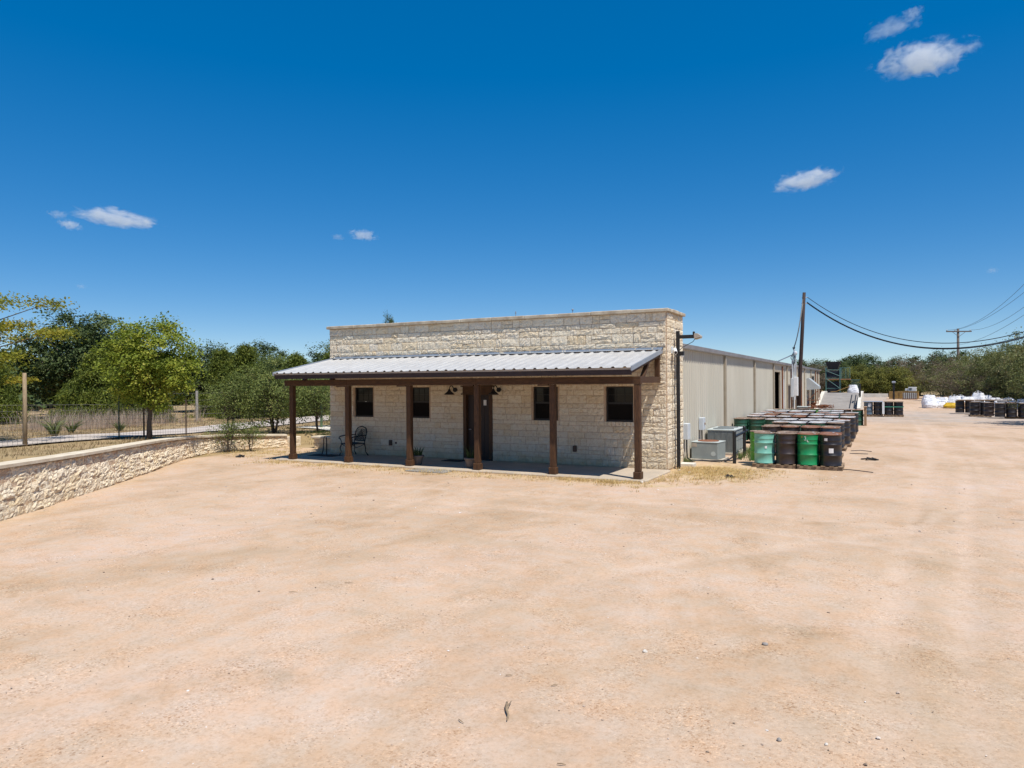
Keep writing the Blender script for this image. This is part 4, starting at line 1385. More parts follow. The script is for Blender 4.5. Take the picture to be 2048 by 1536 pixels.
# ------------------------------------------------------------------ drums
R, HD = 0.288, 0.88
drum_prof = [(R - .012, 0), (R, .004), (R, .02), (R - .008, .03), (R - .010, .26), (R + .004, .275), (R + .008, .29), (R + .004, .305), (R - .010, .32),
             (R - .010, .56), (R + .004, .575), (R + .008, .59), (R + .004, .605), (R - .010, .62), (R - .010, .70), (R - .004, .71), (R - .010, .72), (R - .010, .845), (R - .006, .855)]
lid_prof = [(R - .022, .850), (R - .026, .862)]
rim_prof = [(R - .006, .856), (R + .006, .860), (R + .008, .874), (R, HD), (R - .012, HD), (R - .020, .866)]
DM, LM, RM = {}, {}, {}
for k_, m_ in PAINT.items():
    DM[k_] = []
    for v_ in range(4):
        b_ = MB().lathe(drum_prof, 28, (0, 0, 0), True, False)
        rv_ = random.Random(v_ * 7 + len(DM))
        for _ in range(v_ + 1):
            a0, z0, w0, h0, dp = rv_.uniform(0, 6.28), rv_.uniform(.15, .75), rv_.uniform(.3, .7), rv_.uniform(.10, .25), rv_.uniform(.04, .10)
            b_.v = [(x * (1 - dp * q_), y * (1 - dp * q_), z) for (x, y, z) in b_.v for q_ in [max(0, 1 - abs((math.atan2(y, x) - a0 + math.pi) % 6.2832 - math.pi) / w0) * max(0, 1 - abs(z - z0) / h0)]]
        DM[k_].append(b_.mesh('body', m_, True))
for k_, m_ in LID.items():
    LM[k_] = MB().lathe(lid_prof, 24, (0, 0, 0), False, True).mesh('lid', m_)
    RM[k_] = MB().lathe(rim_prof, 28, (0, 0, 0), False, False).mesh('rim', m_ if k_ != 'pale dusty' else LID['grey'], True)
bung_me = MB().lathe([(.032, .863), (.032, .876), (.02, .878)], 10, (.17, .08, 0), False, True).mesh('bung', LID['grey'])
# a dented shell for the teal drum
dent = MB().lathe(drum_prof, 40, (0, 0, 0), True, False)
nv = []
for (x, y, z) in dent.v:
    a = math.atan2(y, x)
    da = abs((a - rad(-35) + math.pi) % (2 * math.pi) - math.pi)
    f_ = max(0, 1 - da / rad(42)) * max(0, 1 - abs(z - .42) / .46)
    nv.append((x * (1 - .20 * f_), y * (1 - .20 * f_), z))
dent.v = nv
dent_me = dent.mesh('body', PAINT['teal'], True)
sticker_me = {}


def sticker(w_, h_, z_, a0):
    v, f = [], []
    n_ = 5
    for i in range(n_ + 1):
        a = a0 + (i / n_ - .5) * w_ / R
        for z in (z_ - h_ / 2, z_ + h_ / 2):
            v.append(((R - .002) * math.cos(a), (R - .002) * math.sin(a), z))
    for i in range(n_):
        f.append((2 * i, 2 * i + 2, 2 * i + 3, 2 * i + 1))
    return MB().add(v, f)


def drum(x, y, z, body, lidc, label, group, me_=None, rz=None):
    t = thing('steel_drum', label, 'drum', (x, y, z), rng.uniform(0, 6.28) if rz is None else rz, group)
    link('body', me_ or rng.choice(DM[body]), t)
    l_ = link('lid', LM[lidc], t)
    link('bung', bung_me, l_)
    link('rim', RM[lidc], t)
    return t


ORD = ['first', 'second', 'third', 'fourth', 'fifth', 'sixth', 'seventh', 'eighth', 'ninth', 'tenth', 'eleventh', 'twelfth', 'thirteenth', 'fourteenth', 'fifteenth', 'sixteenth', 'seventeenth', 'eighteenth', 'nineteenth', 'twentieth']
PALZ = 0.11


def pallet(x, y, wx, wy, label, group='pallets under the drums', rz=0):
    t = thing('pallet', label, 'pallet', (x, y, 0.0), rz, group)
    for k in (-1, 0, 1):
        MB().box(-wx / 2, wx / 2, k * (wy / 2 - .05) - .03, k * (wy / 2 - .05) + .03, .012, .088).build('stringer', M['pallet'], t)
    for k in range(6):
        xx = -wx / 2 + .05 + (wx - .1) * k / 5
        MB().box(xx - .055, xx + .055, -wy / 2, wy / 2, .090, .109).build('board', M['pallet'], t)
    for k in (0, 2.5, 5):
        xx = -wx / 2 + .05 + (wx - .1) * k / 5
        MB().box(xx - .055, xx + .055, -wy / 2, wy / 2, -.006, .011).build('base_board', M['pallet'], t)
    return t


GD = 'drums stored beside the warehouse'
front = [(2.23, 'teal', 'brown', 'dented teal steel drum, leftmost of the front row', dent_me, 0.0),
         (2.82, 'brown-black', 'brown', 'brown-black steel drum between the teal and bright green ones in front', None, None),
         (3.40, 'bright green', 'rusty', 'bright green steel drum with scratched white marks in the front row', None, None),
         (3.98, 'black', 'rusty', 'black steel drum with two white stickers at the front right corner', None, 0.0)]
for i, (x, body, lc, lab, mm, rz) in enumerate(front):
    t = drum(x, 2.37, PALZ, body, lc, lab, GD, mm, rz)
    if i == 3:
        sticker(.09, .075, .735, rad(-110)).build('sticker', M['paper'], t, fix=False)
        sticker(.12, .13, .43, rad(-82)).build('sticker', M['paper'], t, fix=False)
    if i == 0:
        sticker(.06, .07, .47, rad(-75)).build('sticker', M['paper'], t, fix=False)
    if i == 2:
        t.rotation_euler = (0, 0, 0)
        for (sw_, sh_, sz, sa) in ((.05, .015, .80, -100), (.015, .05, .76, -97), (.06, .014, .71, -99), (.014, .05, .69, -88), (.05, .012, .66, -84), (.03, .03, .79, -118)):
            sticker(sw_, sh_, sz, rad(sa)).build('paint_mark', M['paper'] if sa != -118 else M['yellowbag'], t, fix=False)
    t.location.z = PALZ
t = drum(2.02, 2.97, PALZ, 'lime green', 'brown', 'lime green drum half hidden behind the teal one', GD)
for x, body, lc, lab in ((2.80, 'black', 'brown', 'black drum with brown top directly behind the brown-black front drum'), (3.38, 'brown-black', 'brown', 'dark drum directly behind the bright green front drum'), (3.97, 'black', 'rusty', 'black drum directly behind the stickered corner drum')):
    drum(x, 2.96, PALZ, body, lc, lab, GD)
pallet(2.53, 2.66, 1.2, 1.2, 'worn pallet under the teal drum')
pallet(3.70, 2.66, 1.2, 1.2, 'worn pallet under the stickered black drum at the corner')
rows = [5.75, 6.35, 8.15, 8.75, 10.4, 11.0, 12.7, 13.3, 14.9, 15.5, 17.1, 17.7, 19.3, 19.9, 21.6]
rd = random.Random(4)
JIT = [[rd.uniform(-.28, .28) for _ in range(5)] for _ in range(9)]
for ri, y in enumerate(rows):
    cols = [1.98, 2.57, 3.20, 3.79] if ri < 4 else [0.22, 0.81, 1.45, 2.04, 2.70, 3.29, 3.92]
    if ri >= 12:
        cols = cols[:6]
    n_ = len(cols)
    off = 0.10 if ri >= 4 and (ri // 2) % 2 else 0.0
    for ci, x in enumerate(cols):
        body = rd.choice(['black', 'black', 'brown-black', 'dark green', 'dark blue', 'grey', 'black']) if ci < n_ - 1 else rd.choice(['black', 'brown-black', 'black'])
        lc = rd.choice(['pale dusty', 'pale dusty', 'grey', 'grey', 'pale dusty', 'brown', 'pale dusty', 'rusty'])
        if ri in (0, 1):
            lc = 'rusty' if rd.random() < .7 else 'brown'
            body = ['brown-black', 'black', 'black', 'dark blue'][ci]
        if ri in (4, 5) and ci < 2:
            body = 'dark green'
            lc = 'brown'
        if ri == 14:
            body = ['lime green', 'lime green', 'black', 'lime green', 'lime green', 'black'][ci]
            lc = 'brown'
        fr = n_ - ci
        lab = f'{body} drum, {lc} top, {ORD[ri]} row behind the front pallets, {ORD[fr - 1]} from right'
        if ri >= 4 and rd.random() < .02:
            continue
        drum(x + off + rd.uniform(-.006, .006), y + rd.uniform(-.006, .006) + JIT[ri // 2][ci // 2], PALZ, body, lc, lab, GD)
for k, y in enumerate((6.05, 8.45, 10.7, 13.0, 15.2, 17.4)):
    pallet(3.52 if k < 2 else 3.62, y + JIT[k][1 if k < 2 else 2], 1.25, 1.2, f'pallet at the yard side of the drum stacks, {ORD[k]} behind the front pallets')
# far end of the rows: lone drum and board
drum(4.10, 24.3, 0.0, 'dark green', 'rusty', 'lone dark green drum with rusty top at the far end of the rows', GD)
drum(3.50, 24.5, 0.0, 'black', 'rusty', 'black drum left of the lone dark green one at the far end', GD)
t = thing('plank_board', 'upright brown plank beside the last drum of the rows', 'plank', (4.48, 24.35, 0))
MB().box(-.06, .06, -.35, .35, 0, 1.02, .006).build('board', M['plank'], t)
MB().box(-.09, .09, -.40, .40, 1.022, 1.06, .006).build('rail', M['plank'], t)
t = thing('wire_bundle', 'tangled rusty wire heaped on the far drums', 'wire bundle', (2.4, 21.75, 0.992))
rb = MB()
for k in range(26):
    a, r_ = rd.uniform(0, 6.28), rd.uniform(.15, .5)
    rb.tube([(r_ * 1.4 * math.cos(a + q), r_ * .6 * math.sin(a + q), .02 + rd.uniform(0, .22)) for q in (0, .8, 1.7, 2.6, 3.3)], .009, 4)
tag(rb.build('strand', M['rust'], t), kind='stuff')

# drums with a strap in mid yard
GM = 'strapped drums in the middle of the yard'
mids = [(4.47, 'slate blue', 'slate blue drum, leftmost of the strapped drums in mid yard'), (5.06, 'black', 'second drum from the left of the strapped set in mid yard'),
        (5.72, 'black', 'third drum from the left of the strapped set in mid yard'), (6.31, 'black', 'rightmost of the strapped drums in mid yard')]
for x, body, lab in mids:
    t = drum(x, 35.85, PALZ + 0.03, body, 'grey', lab, GM)
    drum(x, 36.44, PALZ + 0.03, 'black', 'grey', 'black drum behind the ' + lab.replace('slate blue drum, ', ''), GM)
for x, lab in ((4.77, 'pallet under the left pair of strapped drums'), (6.02, 'pallet under the right pair of strapped drums')):
    p_ = pallet(x, 36.15, 1.2, 1.2, lab)
    p_.scale = (1, 1, 1.27)
tag(MB().box(4.15, 5.37, 35.5, 36.75, 1.022, 1.05, .006).build('cover_sheet', M['trim_grey']), 'grey cover sheet on the left pair of strapped drums', 'sheet', 'cover sheets on the strapped drums')
tag(MB().box(5.41, 6.62, 35.5, 36.75, 1.022, 1.045, .006).build('cover_sheet', M['pallet']), 'weathered board on the right pair of strapped drums', 'sheet', 'cover sheets on the strapped drums')
st_ = MB()
st_.box(5.42, 6.62, 35.545, 35.553, .66, .71).box(6.605, 6.612, 35.55, 36.7, .66, .71)
tag(st_.build('strap', M['strap']), 'green strap round the right pair of strapped drums', 'strap')
tag(MB().box(5.32, 5.46, 35.45, 35.49, .20, 1.02).build('corner_board', M['white']), 'narrow white board standing between the strapped drums', 'board')
t = tag(sticker(.2, .22, .66, rad(-70)).build('paint_patch', M['paper'], None, fix=False), 'white paint patch on the slate blue strapped drum', 'patch')
t.location = (4.47, 35.84, PALZ + 0.03)

# drums at the right edge
GR = 'drums at the right edge of the yard'
spots = [(10.35, 41.6), (10.95, 41.6), (11.2, 40.2), (10.9, 38.0), (11.5, 38.0), (11.55, 36.6), (12.15, 36.6), (12.8, 36.6), (13.4, 36.6), (12.0, 35.3), (12.6, 35.3), (13.25, 35.3), (13.85, 35.3), (11.6, 42.0), (12.2, 42.0), (12.8, 40.8)]
spots.sort(key=lambda s: (s[0] - CAM.x) / (s[1] - CAM.y))
for k, (x, y) in enumerate(spots):
    drum(x, y, PALZ, rd.choice(['black', 'black', 'brown-black']), rd.choice(['grey', 'brown', 'rusty']),
         f'dark drum at the right edge of the yard, {ORD[k]} from the left of that cluster', GR)
for k, (x, y) in enumerate(((10.65, 41.7), (11.2, 38.0), (11.9, 36.4), (13.0, 36.0), (12.3, 35.1))):
    if k in (1, 3):
        pallet(x, y, 1.2, 1.2, f'pallet under the right edge drums, {"nearer the bags" if k == 1 else "nearest the frame edge"}')
tag(MB().box(10.2, 13.4, 41.2, 42.4, 1.0, 1.05, .008).build('cover_board', M['pallet']), 'long board laid over the drums at the right edge', 'board')

# ------------------------------------------------------------------ bulk bags
def bag_mesh(seed, sx, sy, sz, mat, slump=.25):
    r_ = np.random.RandomState(seed)
    n_, m_ = 22, 12
    V, Fq = [], []
    for j in range(m_ + 1):
        t_ = j / m_
        z = sz * t_
        k_ = 1 - slump * max(0, t_ - .55) ** 1.3 * 3.2
        k_ *= 1 + .10 * math.sin(math.pi * min(1, t_ * 1.3))
        for i in range(n_):
            a = 2 * math.pi * i / n_
            c_, s_ = math.cos(a), math.sin(a)
            q = (abs(c_) ** 4 + abs(s_) ** 4) ** -.25
            wv = 1 + .05 * math.sin(5 * a + seed) * t_ + r_.uniform(-.035, .035)
            V.append((sx / 2 * q * c_ * k_ * wv * .95, sy / 2 * q * s_ * k_ * wv * .95, z + r_.uniform(-.02, .02) * (0 < j)))
    for j in range(m_):
        for i in range(n_):
            i2 = (i + 1) % n_
            Fq.append((j * n_ + i, j * n_ + i2, (j + 1) * n_ + i2, (j + 1) * n_ + i))
    Fq.append(tuple(range(n_ - 1, -1, -1)))
    Fq.append(tuple(m_ * n_ + i for i in range(n_)))
    return MB().add(V, Fq)


GB = 'bulk bags at the far side of the yard'
bags = [(9.15, 55.2, 1.15, 1.05, 1.15, 'bag', 'white bulk bag, leftmost at the far side of the yard'),
        (9.2, 54.2, .95, .9, .62, 'bag', 'small slumped white bag in front of the leftmost bulk bag'),
        (10.15, 55.6, 1.1, 1.0, .95, 'bag', 'white bulk bag, second from the left at the far side'),
        (11.1, 55.4, 1.15, 1.05, 1.05, 'bag', 'white bulk bag in the middle behind the yellow bag'),
        (12.1, 56.0, 1.15, 1.05, 1.0, 'bag', 'white bulk bag behind the brown bag'),
        (13.0, 56.4, 1.1, 1.05, 1.35, 'bag', 'tallest white bulk bag at the far side'),
        (10.75, 53.4, 1.2, .9, .52, 'yellowbag', 'low yellow bag lying in front of the white bulk bags'),
        (12.0, 52.9, 1.5, .9, .60, 'brownbag', 'low brown bag lying right of the yellow bag'),
        (14.0, 55.0, 1.1, 1.0, .95, 'bag', 'white bag right of the tallest bulk bag'),
        (15.0, 54.4, 1.1, 1.0, .9, 'bag', 'white bag behind the right edge drums, second from the right'),
        (15.9, 53.6, 1.1, 1.0, .85, 'bag', 'white bag behind the right edge drums, rightmost'),
        (11.7, 58.2, 1.2, 1.0, 1.0, 'bag', 'white bag at the back against the brush'),
        (10.0, 54.5, .9, .8, .55, 'bag', 'low slumped white bag behind the yellow bag'),
        (12.9, 54.4, 1.0, .9, .70, 'bag', 'slumped white bag in front of the tallest bulk bag'),
        (13.7, 57.6, 1.1, 1.0, 1.1, 'bag', 'white bag half hidden behind the tallest bulk bag'),
        (14.5, 56.6, 1.0, 1.0, .8, 'bag', 'white bag between the tallest bulk bag and the right edge drums')]
for k, (x, y, a, b, c_, m_, lab) in enumerate(bags):
    t = thing('bulk_bag', lab, 'bag', (x, y, gz(x, y) - .02), rd.uniform(-.3, .3), GB)
    bag_mesh(40 + k, a, b, c_, m_).build('sack', M[m_], t)
    if m_ == 'bag':
        for s_ in (-1, 1):
            MB().tube([(s_ * a * .33, -b * .36, c_ * .80), (s_ * a * .22, -b * .25, c_ * 1.05), (0, -b * .2, c_ * 1.16), (s_ * a * .08, -b * .4, c_ * .78)], .018, 4).build('lifting_loop', M['bag'] if k % 2 else M['cable'], t)
    else:
        MB().box(-a * .5, a * .5, -b * .51, b * .51, -.01, .1).build('pallet_board', M['pallet'], t)

# yellow bin, unit, post, dock
t = thing('yellow_bin', 'yellow steel bin far down the yard', 'bin', (8.0, 89.5, 0), rad(-8))
bn = MB()
bn.box(-1.7, 1.7, -.7, -.64, .05, 1.05).box(-1.7, 1.7, .64, .7, .05, 1.05).box(-1.7, -1.64, -.64, .64, .05, 1.05).box(1.64, 1.7, -.64, .64, .05, 1.05).box(-1.64, 1.64, -.64, .64, .05, .12)
bn.build('body', M['yellow'], t)
for xx in (-1.1, -.4, .4, 1.1):
    MB().box(xx - .05, xx + .05, -.76, -.702, .05, 1.0).build('rib', M['yellow'], t)
t = thing('junk_crate', 'rusty crate of scrap standing in front of the yellow bin', 'crate', (8.6, 87.2, 0))
MB().box(-.8, .8, -.4, .4, .1, .85, .01).build('crate', M['hoodgrey'], t)
for k in range(7):
    MB().box(-.78 + k * .24, -.70 + k * .24, -.43, -.402, .05, .9).build('slat', M['rustpost'], t)
MB().box(-.85, .85, -.45, .45, .0, .098).build('skid', M['rust'], t)
t = thing('swamp_cooler', 'white cooler unit standing on the yellow bin', 'cooler', (9.0, 89.3, 1.052), rad(-8))
MB().box(-.45, .45, -.4, .4, 0, .55, .02).build('cabinet', M['white'], t)
MB().box(-.36, -.05, -.41, -.402, .12, .45).build('grille', M['grille'], t)
MB().box(-.85, -.47, -.3, .3, .05, .35, .02).build('duct', M['white'], t)
MB().box(-1.7, .5, -.45, .45, -.05, -.002).build('plank', M['yellow'], t)
t = thing('lamp_post', 'black post with small light far down the yard', 'post', (6.75, 86.0, 0))
MB().tube([(0, 0, 0), (0, 0, 2.15)], .11, 8).build('post', M['black'], t)
MB().box(-.22, .22, -.16, .16, 2.152, 2.40, .03).build('light', M['trim_grey'], t)
MB().box(-.14, .14, -.2, -.162, 1.3, 1.8).build('box', M['black'], t)
tag(MB().box(1.0, 6.2, 100.0, 100.5, -.1, .55, .02).build('dock_wall', M['concrete_pale']), 'low pale concrete wall at the far end of the yard', 'wall')

# loading ramp
t = thing('loading_ramp', 'sloping concrete loading ramp with white side walls', 'ramp', (0, 0, 0))
MB().prism([(41.5, 0.12), (49.2, 1.40), (52.5, 1.40), (52.5, 0.0), (41.5, 0.0)], 'x', .85, 3.62).build('slope', M['ledge'], t)
MB().prism([(40.8, 0.25), (49.2, 1.55), (52.5, 1.55), (52.5, 0.0), (40.8, 0.0)], 'x', .58, .845).build('side_wall', M['concrete_pale'], t)
MB().prism([(40.8, 0.40), (43, 1.02), (49.2, 1.55), (52.5, 1.55), (52.5, 0.0), (40.8, 0.0)], 'x', 3.625, 3.86).build('side_wall', M['concrete_pale'], t)
for k, xx in enumerate((3.0, 3.32)):
    MB().prism([(42.6, .312), (48.4, 1.276), (48.4, 1.30), (42.6, .336)], 'x', xx, xx + .07).build('groove_plate', M['black'], t)
for yy_ in (44.5, 45.4):
    MB().tube([(3.74, yy_, .6), (3.74, yy_, 2.25)], .06, 8).build('rail_post', M['black'], t)
MB().box(3.70, 3.78, 44.56, 45.34, 2.0, 2.1).build('rail', M['black'], t)

# scaffold tower with hopper
t = thing('hopper_tower', 'green steel tower carrying a dark hopper behind the ramp', 'tower', (1.25, 54.5, 0))
for sx_, sy_ in ((-.6, -.6), (.6, -.6), (-.6, .6), (.6, .6)):
    MB().box(sx_ - .04, sx_ + .04, sy_ - .04, sy_ + .04, 0, 3.75).build('leg', M['scaffold'], t)
for z_ in (1.75, 2.72, 3.5):
    MB().box(-.56, .56, -.63, -.57, z_, z_ + .06).build('cross_rail', M['scaffold'], t)
    MB().box(-.63, -.57, -.56, .56, z_, z_ + .06).build('cross_rail', M['scaffold'], t)
    MB().box(.57, .63, -.56, .56, z_, z_ + .06).build('cross_rail', M['scaffold'], t)
MB().tube([(-.56, -.66, 3.45), (.56, -.66, 2.95)], .03, 6).build('brace', M['scaffold'], t)
MB().tube([(-.56, -.66, 2.7), (.56, -.66, 1.8)], .03, 6).build('brace', M['scaffold'], t)
hp = MB().add([(-.40, -.40, 3.60), (.40, -.40, 3.60), (.40, .40, 3.60), (-.40, .40, 3.60), (-.66, -.66, 4.3), (.66, -.66, 4.3), (.66, .66, 4.3), (-.66, .66, 4.3), (-.62, -.62, 4.3), (.62, -.62, 4.3), (.62, .62, 4.3), (-.62, .62, 4.3), (0, 0, 3.7)],
              [(3, 2, 1, 0), (0, 1, 5, 4), (1, 2, 6, 5), (2, 3, 7, 6), (3, 0, 4, 7), (4, 5, 9, 8), (5, 6, 10, 9), (6, 7, 11, 10), (7, 4, 8, 11), (8, 9, 12), (9, 10, 12), (10, 11, 12), (11, 8, 12)])
hp.build('hopper', M['hopper'], t)
MB().box(-.55, .55, -.50, .55, 2.80, 3.45, .02).build('tank', M['hopper'], t)
MB().box(-.6, 1.5, -.62, .62, 2.60, 2.68).build('deck', M['deck'], t)
MB().box(-.5, .5, -.45, .5, 1.2, 2.45, .03).build('motor_housing', M['hopper'], t)
for xx in (.75, 1.1, 1.45):
    MB().box(xx - .02, xx + .02, -.62, -.58, 2.682, 3.7).build('rail_post', M['scaffold'], t)
for k in range(9):
    MB().box(.80 + k * .075, .812 + k * .075, -.605, -.595, 2.682, 3.66).build('rail_bar', M['scaffold'], t)
for k in range(8):
    MB().box(1.55 + k * .09, 1.57 + k * .09, -.61, -.59, 1.0, 2.55).build('rail_bar', M['scaffold'], t)
MB().box(.7, 1.5, -.62, -.58, 3.702, 3.74).build('hand_rail', M['scaffold'], t)
MB().box(1.5, 2.3, -.62, -.58, 2.552, 2.60).build('hand_rail', M['scaffold'], t)
MB().tube([(-.2, -.75, 1.45), (.3, -.75, 1.5), (1.4, -.7, 1.95)], .045, 6).build('conveyor', M['yellow'], t)
t = thing('bulk_bag', 'white bulk bag hanging under the low platform of the green tower', 'bag', (2.95, 54.1, 0.9))
bag_mesh(91, .95, .9, 1.2, 'bag').build('sack', M['bag'], t)
t = thing('dust_hood', 'grey slanted sheet hood on the wall in front of the tower', 'hood', (0, 0, 0))
MB().prism([(-.14, 2.72), (.02, 2.72), (.78, 2.05), (.78, 1.85), (-.14, 1.75)], 'y', 43.2, 45.2).build('hood', M['hoodgrey'], t)
for (xx, yy_) in ((.05, 43.3), (.72, 43.3), (.05, 45.1), (.72, 45.1)):
    MB().box(xx - .03, xx + .03, yy_ - .03, yy_ + .03, 0, 1.86 if xx > .5 else 1.78).build('leg', M['rust'], t)
MB().box(-.1, .78, 43.2, 43.26, .9, .96).build('cross_rail', M['rust'], t)
MB().tube([(.05, 43.2, .98), (.70, 43.2, 1.7)], .03, 6).build('brace', M['rust'], t)
MB().box(.15, .65, 43.5, 44.6, .1, .7).build('motor', M['rust'], t)

# ------------------------------------------------------------------ utility poles and lines
t = thing('utility_pole', 'leaning brown wooden utility pole beside the warehouse', 'utility pole', (0.36, 31.1, 0))
MB().tube([(0, 0, -.3), (.12, .06, 2.5), (.28, .14, 5.6), (.42, .20, 8.35)], [.135, .13, .115, .10], 14).build('pole', M['pole'], t, True)
for z_, dx in ((8.02, .41), (7.62, .39)):
    MB().tube([(dx - .16, .2, z_), (dx + .16, .2, z_)], .02, 6).build('bolt', M['elecbox'], t)
    MB().lathe([(.03, 0), (.045, .03), (.03, .06)], 10, (dx + .17, .2, z_ - .03)).build('insulator', M['elecbox'], t)
t = thing('meter_cabinet', 'pale grey meter cabinets on a pipe rack in front of the leaning pole', 'electrical box', (0.46, 27.8, 0))
MB().box(-.16, .0, -.25, .25, 1.50, 2.66, .015).build('cabinet', M['elecbox'], t)
MB().box(.003, .24, -.22, .22, 1.58, 2.74, .015).build('cabinet', M['white'], t)
for xx in (-.06, .12):
    MB().tube([(xx, .1, 0), (xx, .1, 1.6)], .035, 8).build('leg', M['greypole'], t)
for xx, zt in ((-.10, 3.7), (0.0, 4.35), (.10, 4.1)):
    MB().tube([(xx, .1, 2.6), (xx, .1, zt), (xx + .02, .05, zt + .08), (xx + .08, .0, zt + .06)], .035, 8).build('conduit', M['elecbox'], t)
for k in range(7):
    a = k * .9
    MB().tube([(-.10 + .04 * k, .1, 3.2 + .1 * k), (-.05 + .14 * math.cos(a), .05, 3.75 + .05 * k), (.0, .1, 4.35), (.08 * math.cos(a), .05 + .08 * math.sin(a), 4.6)], .012, 4).build('service_wire', M['cable'], t)
MB().lathe([(.05, 0), (.12, .05), (.10, .16), (.04, .2)], 12, (.10, .0, 4.15)).build('weather_head', M['elecbox'], t)
tag(MB().tube([(-.60, 28.3, 3.72), (.38, 27.9, 4.12)], .035, 8).build('roof_brace', M['trim_grey']), 'grey brace pipe from the warehouse roof to the meter mast', 'pipe')


def wire(name, S, E_, sag, r_, label, n_=40, group=None):
    S, E_ = Vector(S), Vector(E_)
    pts_ = []
    for i in range(n_ + 1):
        q = i / n_
        p_ = S.lerp(E_, q)
        p_.z -= sag * 4 * q * (1 - q)
        pts_.append(p_)
    return tag(MB().tube(pts_, r_, 5).build(name, M['cable'], None, False, False), label, 'cable', group)


GW = 'service cables from the leaning pole'
wire('power_cable', (.96, 31.3, 8.04), (17.23, 20.69, 8.2), 3.62, .021, 'upper black service cable sagging right from the leaning pole', group=GW)
wire('power_cable', (.94, 31.3, 7.66), (17.23, 20.75, 7.95), 3.62, .027, 'lower black service cable sagging right from the leaning pole', group=GW)
wire('power_cable', (.94, 31.3, 7.72), (17.23, 20.60, 8.06), 3.66, .022, 'thin middle service cable sagging right from the leaning pole', group=GW)
wire('power_cable', (.70, 31.2, 7.6), (.46, 27.9, 4.55), .35, .03, 'black drop cable from pole top to the meter mast, nearer the pole', group=GW)
wire('power_cable', (.70, 31.2, 7.9), (.42, 27.8, 4.5), .55, .026, 'black drop cable from pole top to the meter mast, farther from the pole', group=GW)
for x_, y_, z_, lab in ((17.23, 20.69, 9.0, 'brown utility pole beyond the right edge holding the sagging cables'),):
    t = thing('utility_pole', lab, 'utility pole', (x_, y_, 0))
    MB().tube([(0, 0, -.3), (0, 0, z_)], [.14, .10], 12).build('pole', M['pole'], t, True)
t = thing('utility_pole', 'distant utility pole with a crossarm above the brush', 'utility pole', (14.95, 98.4, 0), rad(28))
MB().tube([(0, 0, -.3), (0, 0, 9.75)], [.20, .15], 12).build('pole', M['greypole'], t, True)
MB().box(-1.8, 1.8, -.22, -.16, 9.25, 9.42).build('crossarm', M['greypole'], t)
for s_ in (-1, 1):
    MB().tube([(s_ * .9, -.2, 9.25), (0, -.17, 8.6)], .03, 5).build('brace', M['greypole'], t)
for xx in (-1.7, -.55, 1.6):
    MB().lathe([(.03, 0), (.08, .05), (.08, .14), (.04, .18)], 8, (xx, -.19, 9.422)).build('insulator', M['elecbox'], t)
GL = 'overhead lines from the distant crossarm'
wire('power_line', (13.5, 97.6, 9.55), (19.45, 35.37, 17.5), 3.1, .017, 'topmost thin overhead line rising to the right edge', group=GL)
wire('power_line', (14.5, 98.2, 9.55), (19.44, 35.36, 14.9), 1.9, .017, 'second overhead line from the top at the right edge', group=GL)
wire('power_line', (16.4, 99.1, 9.55), (19.43, 35.36, 14.6), 2.4, .017, 'third overhead line from the top at the right edge', group=GL)
wire('power_line', (14.93, 98.3, 7.44), (19.43, 35.35, 12.5), 1.6, .017, 'lowest thin overhead line running down behind the brush', group=GL)

# ------------------------------------------------------------------ fences
fe = thing('wire_fence', 'woven wire fence on mixed posts along the gravel road', 'fence')
fl_ = [(-13.2, -15.6), (-14.6, -11.8), (-15.97, -8.05), (-16.95, -4.65), (-18.59, -0.84), (-19.9, 2.6), (-20.9, 6.5), (-22.0, 11.0)]
kinds = ['tpost', 'tpost', 'wood', 'tpost', 'rustpost', 'tpost', 'tpost', 'tpost']
for (x, y), kd in zip(fl_, kinds):
    z = gz(x, y)
    if kd == 'wood':
        MB().tube([(x, y, z - .2), (x + .01, y, z + 1.0), (x, y, z + 2.05)], [.058, .053, .048], 10).build('post', M['postwood'], fe, True)
    else:
        hh = 1.95 if kd == 'tpost' and abs(y + 4.65) < .1 else 1.45
        p_ = MB().box(x - .022, x + .022, y - .006, y + .006, z - .1, z + hh)
        p_.box(x - .006, x + .006, y + .0065, y + .03, z - .1, z + hh)
        p_.build('post', M['tpost'] if kd == 'tpost' else M['rustpost'], fe)
MB().box(-16.82, -16.78, -3.88, -3.84, gz(-16.8, -3.86) - .1, gz(-16.8, -3.86) + 1.35).build('post', M['rustpost'], fe)
wm = MB()
WR = .0042
for (a, b) in zip(fl_[:-1], fl_[1:]):
    A, B = Vector((*a, gz(*a))), Vector((*b, gz(*b)))
    off = Vector((.03, -.02, 0))
    for z in (.06, .17, .28, .40, .53, .67, .82, .98, 1.15):
        wm.tube([A + off + Vector((0, 0, z)), B + off + Vector((0, 0, z))], WR if z < 1.1 else WR * 1.3, 3, False)
    L_ = (B - A).length
    for k in range(int(L_ / .16)):
        p_ = A.lerp(B, (k + .5) / int(L_ / .16)) + off
        wm.tube([p_ + Vector((0, 0, .06)), p_ + Vector((0, 0, 1.15))], WR * .8, 3, False)
wmo = wm.build('wire_mesh', M['wire'], fe, False, False)
wmo['kind'] = 'stuff'
f2 = thing('field_fence', 'pale old posts of a wire fence below the trees', 'fence')
fl2 = [(-46, 4.0), (-41.35, 7.9), (-37.2, 7.0), (-33.1, 6.3), (-29.8, 8.6), (-29.5, 12.5)]
for (x, y) in fl2:
    z = gz(x, y)
    MB().tube([(x, y, z - .1), (x, y, z + 1.75)], .075, 7).build('post', M['postgrey'], f2)
wm = MB()
for a, b in zip(fl2[:-1], fl2[1:]):
    for z in (.4, .8, 1.2, 1.6):
        wm.tube([(*a, gz(*a) + z), (*b, gz(*b) + z)], .008, 3, False)
